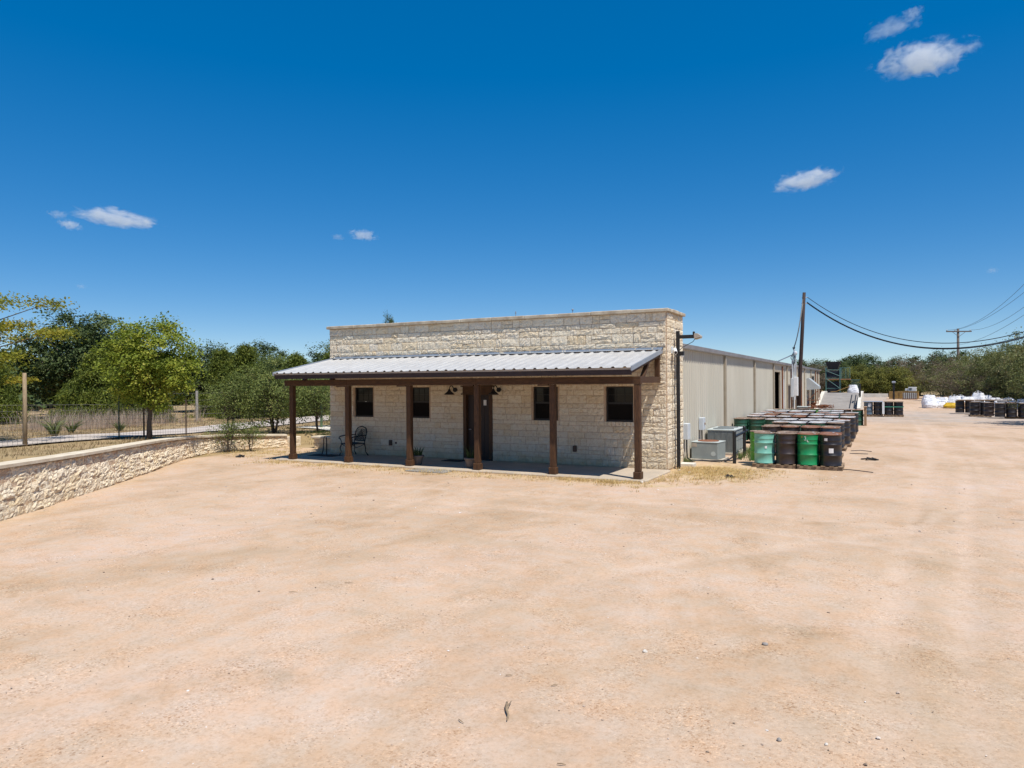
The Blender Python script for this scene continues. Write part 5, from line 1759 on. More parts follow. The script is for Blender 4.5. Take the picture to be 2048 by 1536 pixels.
o = wm.build('wire_strand', M['wire'], f2, False, False)
o['kind'] = 'stuff'

# ------------------------------------------------------------------ vegetation
def leaf_quads(C, N, size, rs, aspect=0.55, upbias=0.5):
    n = len(C)
    nrm = rs.randn(n, 3)
    nrm[:, 2] = np.abs(nrm[:, 2]) + upbias
    nrm = nrm + N * 0.6
    nrm /= np.linalg.norm(nrm, axis=1)[:, None] + 1e-9
    t = np.cross(nrm, rs.randn(n, 3))
    t /= np.linalg.norm(t, axis=1)[:, None] + 1e-9
    b = np.cross(nrm, t)
    s = (size * (0.6 + 0.8 * rs.rand(n)))[:, None]
    V = np.stack([C - t * s * .5, C + b * s * aspect * .5 + nrm * s * .08, C + t * s * .5, C - b * s * aspect * .5 + nrm * s * .08], 1)
    return V.reshape(-1, 3), np.arange(4 * n).reshape(n, 4)


def make_tree(seed, H, base, rx, ry, trunk_r, nclump, nleaf, size, clump_r, leafmat, bark, shape='round', aspect=.55, upb=.5, stems=1, shell=.55, lump=.35, droop=0.0, flat=1.0):
    """returns (wood mesh, crown mesh); base = bare trunk height"""
    rs = np.random.RandomState(seed)
    cz = base + (H - base) * .5
    rzv = (H - base) * .5
    # crown clumps
    D = rs.randn(nclump, 3)
    D /= np.linalg.norm(D, axis=1)[:, None]
    rr = (shell + (1 - shell) * rs.rand(nclump)) ** .8
    k = rs.rand(nclump) < .28
    rr[k] *= rs.rand(k.sum())
    lobes = rs.randn(7, 3)
    lobes /= np.linalg.norm(lobes, axis=1)[:, None]
    amp = 1 + lump * (np.max(D @ lobes.T, axis=1) - .62)
    if shape == 'cone':
        h = rs.rand(nclump) ** 1.25
        a = rs.rand(nclump) * 2 * np.pi
        prof = (1 - h) ** .75 * (.75 + .5 * rs.rand(nclump))
        r_ = np.sqrt(.25 + .75 * rs.rand(nclump)) * prof
        C = np.stack([np.cos(a) * r_ * rx, np.sin(a) * r_ * ry, base + h * (H - base) * .97], -1)
    elif shape == 'layers':
        C = D * rr[:, None] * amp[:, None] * np.array([rx, ry, rzv * .9])
        C[:, 2] += cz
        nl = 5
        q = (C[:, 2] - base) / (H - base) * nl
        C[:, 2] = base + (np.floor(q) + .5 + (q - np.floor(q) - .5) * .45) / nl * (H - base)
    else:
        C = D * (rr * amp)[:, None] * np.array([rx, ry, rzv])
        C[:, 2] += cz
        C[:, 2] = np.maximum(C[:, 2], base * .8 + .1 * rs.rand(nclump))
    ctr = np.array([0, 0, cz])
    out = C - ctr
    out /= np.linalg.norm(out, axis=1)[:, None] + 1e-9
    cnt = rs.poisson(nleaf, nclump)
    idx = np.repeat(np.arange(nclump), cnt)
    cr = clump_r * (.6 + .8 * rs.rand(nclump))
    off = rs.randn(len(idx), 3)
    off *= (cr[idx] * .62)[:, None] * np.array([1, 1, .62 * flat])
    LC = C[idx] + off
    if droop:
        LC[:, 2] -= droop * np.linalg.norm(off[:, :2], axis=1)
    LC[:, 2] = np.maximum(LC[:, 2], .04)
    V, Fq = leaf_quads(LC, out[idx], size, rs, aspect, upb)
    ct = rs.rand(nclump)
    tint = np.clip(.5 * rs.rand(len(idx)) + .5 * ct[idx], 0, 1)
    crown = np_mesh('crown', V, Fq, leafmat, False, np.repeat(tint, 4))
    # wood
    wmb = MB()
    rgx = random.Random(seed)
    tips = []
    for s_ in range(stems):
        a = s_ * 2 * math.pi / stems + rgx.random()
        sp = .0 if stems == 1 else rx * .28
        th = base + (H - base) * .62
        path, rads = [], []
        for i in range(6):
            q = i / 5
            path.append((math.cos(a) * sp * q + rgx.uniform(-1, 1) * .035 * H * q, math.sin(a) * sp * q + rgx.uniform(-1, 1) * .035 * H * q, -.1 + (th + .1) * q))
            rads.append(trunk_r * (1.18 if i == 0 else 1 - .72 * q) / (stems ** .4))
        wmb.tube(path, rads, 8)
        tips.append((path, rads))
    nb_ = min(nclump, 60)
    for j in rs.permutation(nclump)[:nb_]:
        path, rads = tips[rgx.randrange(stems)]
        c = Vector(C[j])
        q = min(.95, max(base * .9, c.z * .55) / max(.01, path[-1][2]))
        i = min(4, int(q * 5))
        p0 = Vector(path[i]).lerp(Vector(path[i + 1]), q * 5 - i)
        md = p0.lerp(c, .5) + Vector((rgx.uniform(-.1, .1), rgx.uniform(-.1, .1), .08)) * H * .12
        r0 = trunk_r * rgx.uniform(.16, .34) / (stems ** .4)
        wmb.tube([p0, md, c], [r0, r0 * .6, r0 * .22], 5, False)
    wood = wmb.mesh('trunk', bark, True)
    return wood, crown


PR = {}


def proto(key, *a, **k):
    PR[key] = make_tree(*a, **k)


def plant(name, label, cat, key, x, y, sc=1.0, rz=0.0, group=None, z=None, scz=None, wood='trunk', leaf='crown'):
    t = thing(name, label, cat, (x, y, gz(x, y) - .03 if z is None else z), rz, group)
    t.scale = (sc, sc, scz or sc)
    link(wood, PR[key][0], t)
    link(leaf, PR[key][1], t)
    return t


# near trees
proto('maple', 3, 3.95, 1.15, 1.46, 1.42, .10, 280, 100, .085, .25, LEAF['maple'], M['bark'], aspect=.75, shell=.5, lump=.55)
plant('maple_tree', 'small round yellow-green tree standing between the low wall and the fence', 'tree', 'maple', -16.25, -4.05, .92, 2.2, scz=1.0)
proto('elm', 8, 5.6, 1.3, 4.0, 3.8, .16, 240, 210, .09, .48, LEAF['elm'], M['bark'], shape='layers', aspect=.6, shell=.35, lump=.7, flat=.55)
plant('elm_tree', 'yellowing tree spreading in layers at the left edge', 'tree', 'elm', -19.5, -10.0, .97, 0.4)
proto('shrub', 14, 2.75, .25, 1.55, 1.4, .07, 210, 66, .07, .25, LEAF['shrub'], M['bark'], aspect=.5, stems=3, shell=.4, lump=.5)
proto('shrub2', 15, 2.6, .7, 1.2, 1.2, .06, 150, 34, .075, .27, LEAF['shrub'], M['bark'], aspect=.5, stems=2, shell=.4, lump=.6)
proto('small_shrub', 16, 1.35, .30, .72, .6, .03, 70, 26, .055, .17, LEAF['shrub'], M['bark'], aspect=.5, stems=3, shell=.3, lump=.6)
proto('sapling', 17, 1.15, .35, .42, .4, .02, 36, 24, .055, .14, LEAF['shrub'], M['bark'], aspect=.5, shell=.3)
proto('young', 18, 3.0, 1.05, 1.1, 1.0, .045, 110, 36, .08, .26, LEAF['shrub'], M['bark_pale'], aspect=.5, shell=.35, lump=.5)
plant('wild_shrub', 'large leafy shrub behind the curved end of the low wall', 'shrub', 'shrub', -17.2, 2.3, 1.2, .3, 'shrubs left of the porch')
plant('wild_shrub', 'big shrub seen right behind the leftmost porch post', 'shrub', 'shrub2', -16.0, 3.6, 1.0, 1.5, 'shrubs left of the porch')
plant('wild_shrub', 'sprawling shrub at the fence left of the large leafy shrub', 'shrub', 'shrub2', -18.6, 1.3, .95, 2.9, 'shrubs left of the porch')
plant('wild_shrub', 'small twiggy shrub growing in the yard against the low wall', 'shrub', 'small_shrub', -16.05, -1.0, 1.05, .4, 'small shrubs at the low wall', z=0.0)
plant('wild_shrub', 'small sparse shrub right of the twiggy one at the low wall', 'shrub', 'small_shrub', -15.55, -.45, .85, 2.4, 'small shrubs at the low wall', z=0.0)
plant('sapling', 'tiny green sapling above the short shaded wall', 'sapling', 'sapling', -14.75, 3.2, 1.0, .4)
plant('young_tree', 'young tree with thin twin trunks framed by the two left porch posts', 'tree', 'young', -18.5, 6.2, 1.0, 0, 'young trees beyond the porch')
plant('young_tree', 'young tree near the building corner beyond the porch', 'tree', 'young', -17.6, 7.4, 1.05, 2, 'young trees beyond the porch')
for x_, y_, lab in ((-18.0, 6.0, 'green guard tube between the young trees'), (-17.15, 6.6, 'green guard tube nearest the building corner')):
    tag(MB().lathe([(.06, 0), (.055, .6), (.06, 1.3)], 10, (x_, y_, gz(x_, y_)), False, False).build('tree_guard', M['tube_green']), lab, 'guard tube', 'tree guard tubes')

# mid-distance trees on the left
proto('oakA', 21, 6.6, .8, 3.3, 3.1, .26, 420, 80, .19, .50, LEAF['oak'], M['bark_pale'], aspect=.6, stems=2, shell=.55, lump=.8)
proto('oakB', 22, 6.0, .6, 3.6, 3.3, .24, 420, 80, .19, .50, LEAF['oak'], M['bark_pale'], aspect=.6, stems=3, shell=.55, lump=.9)
proto('cedarA', 31, 4.9, .1, 1.9, 1.8, .14, 340, 80, .19, .34, LEAF['cedar'], M['bark'], shape='cone', aspect=.28, upb=-.2, droop=.25)
proto('cedarB', 32, 4.2, .1, 2.4, 2.2, .14, 340, 80, .19, .38, LEAF['cedar'], M['bark'], shape='cone', aspect=.28, upb=-.2, droop=.3)
proto('thin', 33, 5.4, .8, 1.6, 1.5, .10, 120, 16, .10, .42, LEAF['shrub'], M['bark_pale'], aspect=.45, stems=2, shell=.3, lump=.8)
GT = 'trees beyond the gravel road'
left = [('oakA', -40.5, 8.6, .98, 0.3, 'tall dark oak right of the yellowing tree'), ('oakB', -46.0, 13.5, .95, 1.3, 'dark oak behind the round yellow-green tree, farther back'),
        ('cedarB', -34.0, 5.6, 1.00, 0.5, 'spreading olive cedar below the tall dark oak'), ('cedarA', -30.9, 6.0, .80, 2.0, 'small cedar half hidden behind the round yellow-green tree'),
        ('cedarB', -38.0, 1.5, 1.0, 1.1, 'cedar at the left edge under the yellowing branches'), ('oakB', -47, 3.0, 1.0, 2.1, 'dark oak at the left edge behind the cedar'),
        ('cedarA', -30.3, 12.6, .95, .9, 'tall olive cedar just right of the round yellow-green tree'), ('cedarA', -33.5, 13.5, .92, 2.9, 'cedar left of the tall olive cedar, partly hidden'),
        ('oakA', -37.5, 20.0, .76, 1.9, 'dark oak behind the large leafy shrub'), ('cedarB', -29.0, 15.6, .98, 3.3, 'olive cedar behind the fence left of the leafy shrub'),
        ('oakB', -42.0, 19.5, .78, 4.1, 'dark oak between the cedars and the porch roof'), ('cedarA', -27.5, 17.5, .88, 4.0, 'slim cedar rising over the leafy shrub'),
        ('thin', -32.0, 23.5, 1.0, .2, 'thin airy tree above the left end of the porch roof'), ('oakA', -36.0, 29.0, .80, 3.0, 'dark oak top beside the left end of the parapet'),
        ('oakB', -33.5, 24.5, .78, 5.0, 'low oak under the left end of the porch roof'), ('cedarB', -25.5, 19.0, .85, .1, 'cedar seen between the two left porch posts'),
        ('oakA', -26.5, 21.0, 1.05, 1.0, 'oak whose top twig peeks over the parapet'), ('thin', -41, 11.0, 1.0, 2.2, 'thin pale tree between the dark oaks on the left')]
for i, (k, x, y, s_, rz, lab) in enumerate(left):
    nm = {'oakA': 'oak_tree', 'oakB': 'oak_tree', 'cedarA': 'cedar_tree', 'cedarB': 'cedar_tree', 'thin': 'thin_tree'}[k]
    plant(nm, lab, 'tree', k, x, y, s_, rz, GT)
    if lab.startswith('oak whose top'):
        o = [q for q in COL.objects if q.get('label') == lab][0]
        o.location = (-21.4, 15.6, .3)
        o.scale = (.17, .17, .91)

# brush on the right
proto('brushA', 41, 6.4, .3, 3.6, 3.4, .2, 230, 95, .15, .46, LEAF['brush'], M['bark'], aspect=.45, stems=4, shell=.5, lump=.9)
proto('brushB', 42, 5.2, .2, 3.6, 3.3, .16, 210, 90, .15, .46, LEAF['brush'], M['bark_pale'], aspect=.45, stems=4, shell=.45, lump=1.0)
proto('dryA', 43, 4.4, .2, 2.8, 2.7, .14, 170, 60, .14, .44, LEAF['dry'], M['bark_pale'], aspect=.45, stems=4, shell=.4, lump=.9)
proto('oliveA', 44, 5.0, .3, 3.4, 3.2, .18, 210, 85, .19, .50, LEAF['olive'], M['bark'], aspect=.5, stems=3, shell=.5, lump=.9)
proto('farOak', 45, 6.2, .5, 3.6, 3.4, .22, 210, 80, .22, .52, LEAF['oak'], M['bark'], aspect=.55, stems=2, shell=.55, lump=.8)
GBR = 'brush along the right side of the yard'
right = [('brushA', 20.4, 52.0, 1.36, .2, 'tallest brushy tree at the right edge above the drums'), ('brushB', 19.6, 58.5, 1.34, 1.2, 'brush behind the bags at the right edge'),
         ('brushA', 18.6, 63.0, 1.15, 2.2, 'brush clump left of the tallest right edge tree'), ('brushB', 17.2, 62.0, .95, 3.0, 'low brush above the rightmost white bags'),
         ('brushB', 16.4, 68.5, 1.15, 4.0, 'brush clump below the distant crossarm pole'), ('brushA', 17.5, 74.0, .96, 5.0, 'brush clump behind the bags, farther back'),
         ('dryA', 13.6, 72.0, 1.0, .7, 'brownish dry bush behind the tallest bulk bag'), ('brushB', 13.6, 80.0, 1.02, 1.7, 'brush clump right of the white cooler'),
         ('oliveA', 16.5, 86.0, 1.12, 2.7, 'olive bush rising behind the white cooler'), ('dryA', 12.6, 93.0, 1.25, 3.7, 'grey-brown dry tree right behind the yellow bin'),
         ('brushA', 21.5, 60.0, 1.05, 4.4, 'brush at the far right behind the tallest tree'), ('brushB', 20.0, 46.5, .92, 3.1, 'brush cut by the right edge beside the drums'),
         ('brushB', 18.9, 52.8, .62, .5, 'low brush in front of the tallest right edge tree'), ('dryA', 15.4, 66.5, .75, 2.5, 'small dry bush above the middle white bags')]
for (k, x, y, s_, rz, lab) in right:
    nm = {'brushA': 'brush_tree', 'brushB': 'brush_tree', 'dryA': 'dry_bush', 'oliveA': 'olive_bush'}[k]
    plant(nm, lab, 'bush', k, x, y, s_, rz, GBR, z=-.05)
plant('brush_tree', 'tree beyond the right edge casting shade on the yard', 'tree', 'brushA', 14.9, 28.6, .82, 1.0, None, z=-.05, scz=1.0)
GF = 'trees at the far end of the yard'
far = [('oliveA', 1.6, 108, 1.0, 0, 'olive bush behind the green tower platform'), ('oliveA', 4.6, 107, .92, 1.5, 'yellow-olive bush above the ramp post'), ('oliveA', 7.6, 106, .95, 2.6, 'olive bush left of the yellow bin'),
       ('farOak', -1.5, 118, 1.0, .4, 'far oak right behind the hopper'), ('farOak', 2.6, 124, 1.12, 1.4, 'far dark oak right of the hopper'), ('farOak', 6.8, 122, 1.05, 2.4, 'far dark oak above the strapped drums'),
       ('dryA', 8.2, 113, 1.35, 2.0, 'brown dry tree among the far oaks'), ('farOak', 11.0, 118, 1.08, 3.4, 'far oak left of the right hand brush'), ('farOak', -6.0, 112, 1.0, 4.4, 'far oak seen just right of the leaning pole'),
       ('farOak', -10.5, 106, .95, 5.4, 'far oak top over the warehouse roof left of the pole'), ('farOak', 15.5, 112, 1.15, .9, 'far oak behind the distant crossarm pole'), ('farOak', 20, 106, 1.1, 1.9, 'far oak hidden behind the right hand brush'),
       ('dryA', -3.8, 108, 1.2, .3, 'brownish tree between leaning pole and hopper'), ('farOak', 0.2, 132, 1.22, 3.0, 'farthest oak crown rising over the hopper')]
for (k, x, y, s_, rz, lab) in far:
    nm = {'farOak': 'oak_tree', 'dryA': 'dry_tree', 'oliveA': 'olive_bush'}[k]
    plant(nm, lab, 'tree' if k != 'oliveA' else 'bush', k, x, y, s_, rz, GF, z=-.05)
# a far wood that reads as one mass closes the horizon
wd = NB()
rs = np.random.RandomState(99)
for (cx, cy, n_, sx_, sy_) in ((0, 175, 260, 60, 22), (45, 140, 160, 22, 50), (-75, 60, 330, 16, 60), (-70, 10, 200, 12, 45), (-55, 110, 200, 40, 25)):
    C = np.stack([cx + rs.uniform(-1, 1, n_) * sx_, cy + rs.uniform(-1, 1, n_) * sy_, np.zeros(n_)], -1)
    for c in C:
        m_ = 110
        hh = rs.uniform(3.5, 6.0)
        d = rs.randn(m_, 3)
        d /= np.linalg.norm(d, axis=1)[:, None]
        pts_ = c + d * np.array([2.8, 2.8, hh * .5]) * (.65 + .45 * rs.rand(m_))[:, None] + np.array([0, 0, hh * .52])
        V, Fq = leaf_quads(pts_, d, .75, rs, .7, .4)
        V = V.reshape(-1, 4, 3)
        V = V.reshape(-1, 3)
        wd.V.append(V)
        wd.F.append(Fq + wd.n)
        wd.T.append(np.repeat(np.clip(.25 + .35 * rs.rand() + .3 * rs.rand(m_), 0, 1), 4))
        wd.n += len(V)
tag(link('far_wood', wd.mesh('far_wood', LEAF['oak'])), 'far dark wood closing the horizon', 'wood', kind='stuff')

# ------------------------------------------------------------------ grasses
def field_of(xy, hgt, spread, wid, per, mat, name, label, seed, lean=.6):
    rs_ = np.random.RandomState(seed)
    nb = NB()
    X = np.array([q[0] for q in xy])
    Y = np.array([q[1] for q in xy])
    Z = ground_z(X, Y)
    for x, y, z in zip(X, Y, Z):
        nb.add(*blades(x, y, z, per, hgt * rs_.uniform(.45, 1.35), spread, wid, rs_, lean))
    return tag(link(name, nb.mesh(name, mat)), label, 'grass', kind='stuff')


rv = np.random.RandomState(2)
pts_ = []
for _ in range(150):                       # strip before the slab
    pts_.append((rv.uniform(-12.3, -.2), -2.42 - abs(rv.randn()) * .22))
for _ in range(110):
    pts_.append((-1.3 + rv.randn() * .6, -2.65 + rv.randn() * .14))
for _ in range(90):
    pts_.append((.1 + rv.randn() * .5, -1.9 + rv.randn() * .35))
for _ in range(200):
    pts_.append((rv.uniform(-12.6, .5), -2.9 + rv.randn() * .35))
for _ in range(800):                       # by the air conditioners
    x, y = 1.0 + rv.randn() * .85, .6 + rv.randn() * 1.1
    if x > .2 and (y > -2.0) and not (1.8 < x and y > 1.7):
        pts_.append((x, y))
for _ in range(140):
    pts_.append((rv.uniform(-.05, 1.7), rv.uniform(2.2, 5.6)))
for _ in range(170):
    pts_.append((-14.6 + rv.randn() * 1.1, -.5 + rv.randn() * .8))
pts_ = [(x, y) for x, y in pts_ if not (-.05 < x < .85 and 2.95 < y < 4.05) and not (x < .14 and x > -12.4 and y > -2.36) and not poly_side(np.array([x]), np.array([y]), FULL_LINE)[1][0] > 0]
field_of(pts_, .075, .12, .010, 11, LEAF['straw'], 'dry_grass', 'dry straw tufts along the slab and around the air conditioners', 5, .9)
pts_ = [(rv.uniform(.9, 1.7), rv.uniform(3.6, 7.5)) for _ in range(60)] + [(rv.uniform(-.1, .1), rv.uniform(1.9, 2.6)) for _ in range(14)]
field_of(pts_, .22, .10, .012, 10, LEAF['lawn'], 'green_weeds', 'green weeds beside the tall air conditioner', 6, .6)
pts_ = []
for _ in range(5200):
    x, y = rv.uniform(-34, -9.5), rv.uniform(-14, 14)
    pts_.append((x, y))
X = np.array(pts_)
d_, s_ = poly_side(X[:, 0], X[:, 1], FULL_LINE)
ok = (s_ > 0) & (d_ > .45) | (X[:, 0] < -16.6)
RL = [(-11.0, -19), (-13.1, -13.0), (-14.8, -9.5), (-16.2, -5.8), (-18.3, -1.8), (-19.8, 2.3), (-21.0, 7), (-22.4, 12.5)]
RR = [(-15.2, -20), (-17.0, -12.5), (-18.45, -7.5), (-20.9, -2.7), (-23.3, 2.0), (-24.6, 5.9), (-25.6, 10), (-26.6, 14)]
_, sl_ = poly_side(X[:, 0], X[:, 1], RL)
_, sr_ = poly_side(X[:, 0], X[:, 1], RR)
ok &= ~((sl_ > 0) & (sr_ < 0))
field_of([tuple(q) for q in X[ok]], .10, .22, .014, 9, LEAF['field'], 'field_grass', 'dry brown grass covering the field beyond the low wall', 7, .8)
pts_ = []
for _ in range(330):
    q = rv.rand()
    if q < .8:
        u = rv.rand()
        u = .15 + .7 * u
        pts_.append((-25.5 - 4.5 * u + rv.randn() * .5, -4 + 11 * u + rv.randn() * .5))
    else:
        pts_.append((-30 + rv.randn() * 1.2, 6 + rv.randn() * 1.5))
field_of(pts_, .80, .22, .014, 10, LEAF['tall'], 'tall_grass', 'tall pale bunch grass in front of the cedars', 9, .35)
pts_ = [(rv.uniform(-16.6, -13.6), rv.uniform(2.6, 4.2)) for _ in range(260)]
field_of(pts_, .09, .14, .012, 12, LEAF['lawn'], 'lawn_grass', 'patch of green lawn beyond the porch', 10, .6)
for k, (x, y) in enumerate(((-20.6, -4.6), (-21.8, -4.0), (-23.0, -2.6), (-24.2, .2))):
    rs_ = np.random.RandomState(60 + k)
    nb = NB()
    n_ = 44
    nb.add(*blades(0, 0, 0, n_, (.55, .62, .5, .4)[k], .06, .05, rs_, 1.0))
    tag(link('yucca', nb.mesh('yucca', LEAF['yucca']), None, (x, y, gz(x, y))), ('spiky yucca nearest the wooden fence post', 'largest spiky yucca beyond the road', 'third spiky yucca from the left beyond the road', 'small spiky yucca, rightmost beyond the road')[k], 'yucca', 'yuccas beyond the road')

# ------------------------------------------------------------------ pebbles and litter
rs = np.random.RandomState(31)
ico = np.array([(0, 0, 1), (.89, 0, .45), (.28, .85, .45), (-.72, .53, .45), (-.72, -.53, .45), (.28, -.85, .45), (.72, .53, -.3), (-.28, .85, -.3), (-.89, 0, -.3), (-.28, -.85, -.3), (.72, -.53, -.3)])
icf = [(0, 1, 2), (0, 2, 3), (0, 3, 4), (0, 4, 5), (0, 5, 1), (1, 6, 2), (2, 7, 3), (3, 8, 4), (4, 9, 5), (5, 10, 1), (6, 7, 2), (7, 8, 3), (8, 9, 4), (9, 10, 5), (10, 6, 1)]
icf = np.array(icf)
N_ = 6500
dd = 3.2 + 17 * rs.rand(N_) ** 1.5
lat = (rs.rand(N_) - .5) * 1.7 * dd
PX = CAM.x + fwd.x * dd + rgt.x * lat
PY = CAM.y + fwd.y * dd + rgt.y * lat
dq, sq = poly_side(PX, PY, FULL_LINE)
ok = (sq < 0) & (dq > .2) & ~((PX > -12.4) & (PX < .15) & (PY > -2.4)) & (PY < 12)
PX, PY, dd = PX[ok], PY[ok], dd[ok]
clus = vnoise(PX, PY, 1.6, 77) + .5
keep = rs.rand(len(PX)) < (.25 + 1.1 * clus ** 2)
PX, PY, dd = PX[keep], PY[keep], dd[keep]
PZ = ground_z(PX, PY)
sz = .0035 + .005 * rs.rand(len(PX)) ** 3 + .012 * (rs.rand(len(PX)) < .06) * rs.rand(len(PX))
sz *= np.clip(dd / 9, .8, 1.3)
V = ico[None] * (1 + .28 * rs.randn(len(PX), len(ico), 1)) * sz[:, None, None] * np.array([1.2, 1, .62])
V = V + np.stack([PX, PY, PZ + sz * .1], -1)[:, None, :]
Fq = icf[None] + (np.arange(len(PX)) * len(ico))[:, None, None]
peb = leaf_mat('pebble', [(0, (.10, .075, .055)), (.25, (.26, .19, .14)), (.6, (.44, .33, .25)), (.85, (.58, .50, .43)), (1, (.70, .68, .66))], 0.0)
tag(link('pebbles', np_mesh('pebbles', V.reshape(-1, 3), Fq.reshape(-1, 3), peb, False, np.repeat(rs.rand(len(PX)), len(ico)))), 'small pebbles and grit scattered over the sand', 'gravel', kind='stuff')


def rock(x, y, s, label, seed, mat):
    r_ = np.random.RandomState(seed)
    v = ico * (1 + .2 * r_.randn(len(ico), 1)) * s * np.array([1.15, 1, .7])
    o = link('rock', np_mesh('rock', v, icf, mat, True), None, (x, y, gz(x, y) + s * .25), r_.rand() * 6)
    md = o.modifiers.new('sub', 'SUBSURF')
    md.levels = md.render_levels = 2
    return tag(o, label, 'rock', 'stones on the sand')


greyrock = pm('grey_rock', (.36, .33, .30), (.20, .18, .165), 30, .9, .5, 80)
palerock = pm('pale_rock', (.62, .58, .52), (.48, .43, .37), 30, .9, .4, 80)
rock(3.31, -13.03, .028, 'pale pebble in the middle foreground', 1, palerock)
rock(4.27, -12.38, .034, 'dark grey stone right of the middle foreground', 2, greyrock)
rock(4.61, -14.18, .024, 'grey pebble near the bottom right of centre', 3, greyrock)
rock(4.90, -14.10, .018, 'small white stone beside the grey pebble at the bottom', 4, palerock)
rock(.62, -.05, .045, 'white stone on the weeds by the building corner', 5, palerock)
rock(.25, .35, .05, 'white stone at the foot of the light pole', 6, palerock)
rock(.02, -2.42, .06, 'white stone by the rightmost porch post', 7, palerock)
t = thing('dead_stick', 'split dry stick lying in the bottom foreground', 'stick', (2.74, -14.64, gz(2.74, -14.64) + .012))
MB().tube([(-.075, .125, .006), (-.045, .06, .012), (-.01, .0, .010), (.035, -.06, .008), (.06, -.13, .004)], [.008, .012, .011, .008, .003], 7).build('stem', M['stick'], t, True)
MB().tube([(-.01, .0, .012), (-.03, .07, .018), (-.05, .15, .012)], [.006, .007, .003], 6).build('splinter', M['stick'], t, True)
twig_lab = ['thin twig just below the dry stick in the foreground', 'short dark twig in the left foreground', 'dark twig right of the left foreground twig', 'twig lying on the tracks at the right', 'brown chip left of the dry stick', 'brown chip above the dry stick', 'brown chip at the lower right of the dry stick']
for k, (x, y, l_, a) in enumerate(((2.50, -14.93, .035, -.6), (-.95, -13.1, .05, .4), (-.62, -12.5, .05, .3), (7.6, -4.2, .35, .2), (2.44, -14.05, .03, .5), (2.86, -14.05, .03, .7), (3.40, -15.15, .03, .1))):
    tag(MB().tube([(x - math.cos(a) * l_, y - math.sin(a) * l_, gz(x, y) + .012), (x, y, gz(x, y) + .016), (x + math.cos(a + .3) * l_, y + math.sin(a + .3) * l_, gz(x, y) + .010)], [.003, .004, .002], 6).build('twig', M['stick']), twig_lab[k], 'twig', 'twigs on the sand')
rd = random.Random(6)
for k, (x, y, l_, lab) in enumerate(((4.93, 5.3, .30, 'crumpled black scrap on the sand right of the drums'), (1.75, -.45, .13, 'crumpled dark scrap in the dry grass'), (-14.3, -2.1, .26, 'dark scrap on the ground before the low wall'))):
    t = MB()
    for j in range(7):
        a = rd.uniform(0, 6.28)
        t.tube([(rd.uniform(-l_, l_), rd.uniform(-l_ * .4, l_ * .4), .02), (rd.uniform(-l_, l_) * .6, rd.uniform(-l_ * .5, l_ * .5), rd.uniform(.03, .09)), (rd.uniform(-l_, l_), rd.uniform(-l_ * .4, l_ * .4), .02)], .022, 5)
    o = t.build('rubber_scrap', M['scrap'])
    o.location = (x, y, gz(x, y) - .005)
    tag(o, lab, 'scrap', 'scraps on the ground')
for k, (P0, lab) in enumerate((([(4.25, 2.35, .02), (4.5, 2.2, .03), (4.8, 2.0, .03), (5.05, 1.9, .02)], 'thin dark strap trailing right of the front drums'), ([(4.3, 8.2, .02), (4.6, 8.3, .04), (4.95, 8.2, .02)], 'dark strap end on the ground beside the rows of drums'), ([(4.3, 7.2, .02), (4.6, 7.1, .03), (4.85, 7.2, .02)], 'second dark strap end beside the rows of drums'), ([(2.1, 1.75, .02), (2.4, 1.6, .03), (2.6, 1.5, .02)], 'short dark cord in front of the teal drum'))):
    tag(MB().tube(P0, .012, 5).build('loose_strap', M['scrap']), lab, 'strap', 'loose straps on the ground')

# ------------------------------------------------------------------ clouds
def cloud_mat(seed, dens):
    m, nt, b = new_mat('cloud')
    nt.nodes.remove(b)
    tc = nt.nodes.new('ShaderNodeTexCoord')
    # object space is a unit ball: density falls off from the middle, broken by noise
    gr = nt.nodes.new('ShaderNodeVectorMath')
    gr.operation = 'LENGTH'
    nt.links.new(tc.outputs['Object'], gr.inputs[0])
    mp = nt.nodes.new('ShaderNodeMapping')
    mp.inputs['Location'].default_value = (seed * 3.7, seed * 1.9, seed * 2.3)
    mp.inputs['Scale'].default_value = (2.3, 1.4, 1.25)
    nt.links.new(tc.outputs['Object'], mp.inputs['Vector'])
    n1 = noise(nt, mp.outputs[0], 1.5, 7, 0.62, 0.5)
    v = math_n(nt, 'SUBTRACT', math_n(nt, 'MULTIPLY', n1, 2.1), math_n(nt, 'MULTIPLY', gr.outputs['Value'], 0.98))
    v = math_n(nt, 'MULTIPLY', math_n(nt, 'SUBTRACT', v, 0.38), 3.2, True)
    d = math_n(nt, 'MULTIPLY', v, dens)
    pv = nt.nodes.new('ShaderNodeVolumePrincipled')
    pv.inputs['Color'].default_value = (1, 1, 1, 1)
    pv.inputs['Anisotropy'].default_value = 0.0
    nt.links.new(d, pv.inputs['Density'])
    nt.links.new(pv.outputs[0], nt.nodes['Material Output'].inputs['Volume'])
    return m


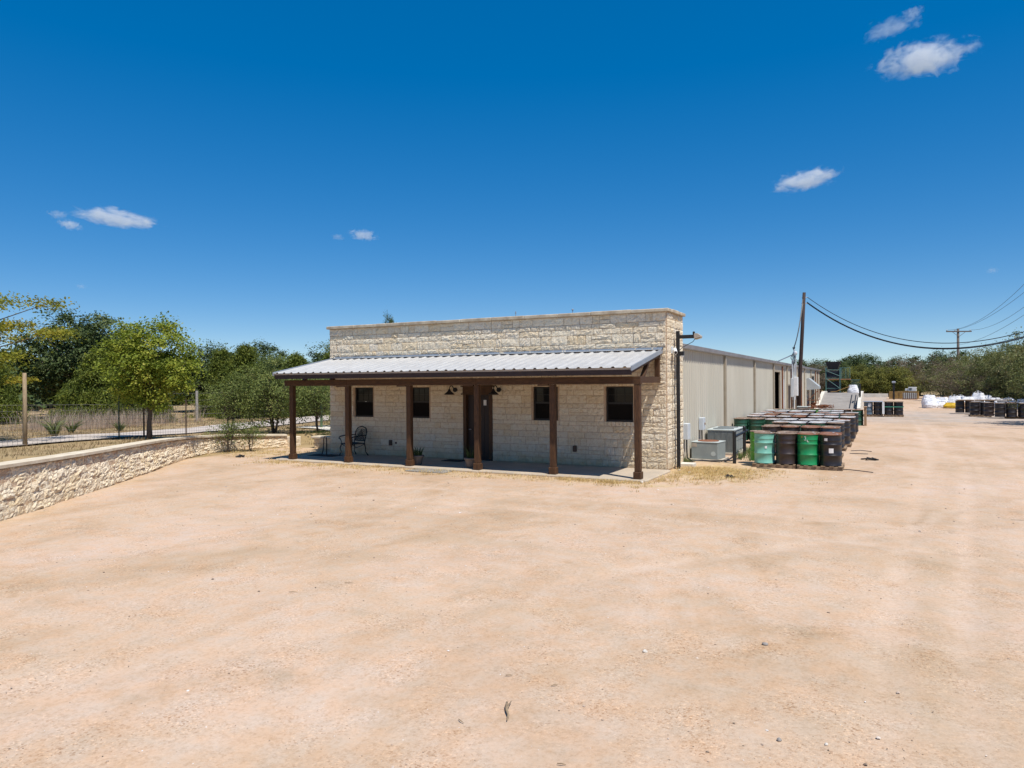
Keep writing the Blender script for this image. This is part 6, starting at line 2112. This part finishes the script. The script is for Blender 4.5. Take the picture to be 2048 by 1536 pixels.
cl_v, cl_f = [], []
cl = MB().lathe([(math.sin(math.pi * i / 10), -math.cos(math.pi * i / 10)) for i in range(1, 10)], 18)
GC = 'small fair weather clouds'


def cloud(az, el, D, rx, rz, dens, seed, label, tilt=0.0):
    """az/el: compass direction from the yard, D metres away; rx, rz half sizes"""
    d = Vector((math.sin(az) * math.cos(el), math.cos(az) * math.cos(el), math.sin(el)))
    me_ = cl.mesh('cloud', cloud_mat(seed, dens))
    o = link('cloud', me_, None, d * D)
    o.rotation_euler = (0, tilt, -az)
    o.scale = (rx, rx * .7, rz)
    return tag(o, label, 'cloud', GC)


CL = [  # az, el (rad), half width, half height in radians, density, seed, label, tilt
    (0.0501, 0.3758, 0.0607, 0.0226, 0.015, 1, 'ragged white cloud, largest, near the upper right corner', 0.0),
    (0.0155, 0.4164, 0.0399, 0.0111, 0.006, 2, 'thin wispy cloud just above the largest one', -0.15),
    (0.0399, 0.4271, 0.0156, 0.0078, 0.009, 3, 'tiny cloud puff highest at the upper right', 0),
    (-0.0848, 0.2586, 0.0509, 0.0159, 0.015, 4, 'white cloud at mid height on the right', -0.12),
    (-0.9891, 0.2058, 0.0593, 0.0114, 0.015, 5, 'long white cloud low on the left', 0.06),
    (-1.0402, 0.1928, 0.0165, 0.0081, 0.02, 6, 'tiny cloud puff under the left end of the long cloud', 0.2),
    (-1.0521, 0.2034, 0.015, 0.0068, 0.009, 7, 'faint cloud wisp at the far left', 0),
    (-0.6875, 0.2052, 0.0252, 0.0098, 0.015, 8, 'small cloud above the parapet left of centre', 0.05),
    (-0.7209, 0.2013, 0.0116, 0.0058, 0.009, 9, 'tiny wisp left of the small centre cloud', 0),
    (0.1191, 0.1286, 0.0087, 0.005, 0.009, 10, 'tiny faint puff low at the right edge', 0),
    (-1.0294, 0.1213, 0.0078, 0.0045, 0.009, 11, 'tiny faint puff low over the left trees', 0),
]
for k, (az, el, hw, hh, dens, seed, lab, tilt) in enumerate(CL):
    D_ = 3000.0
    cloud(az, el, D_, hw * D_, hh * D_, dens, seed, lab, tilt)
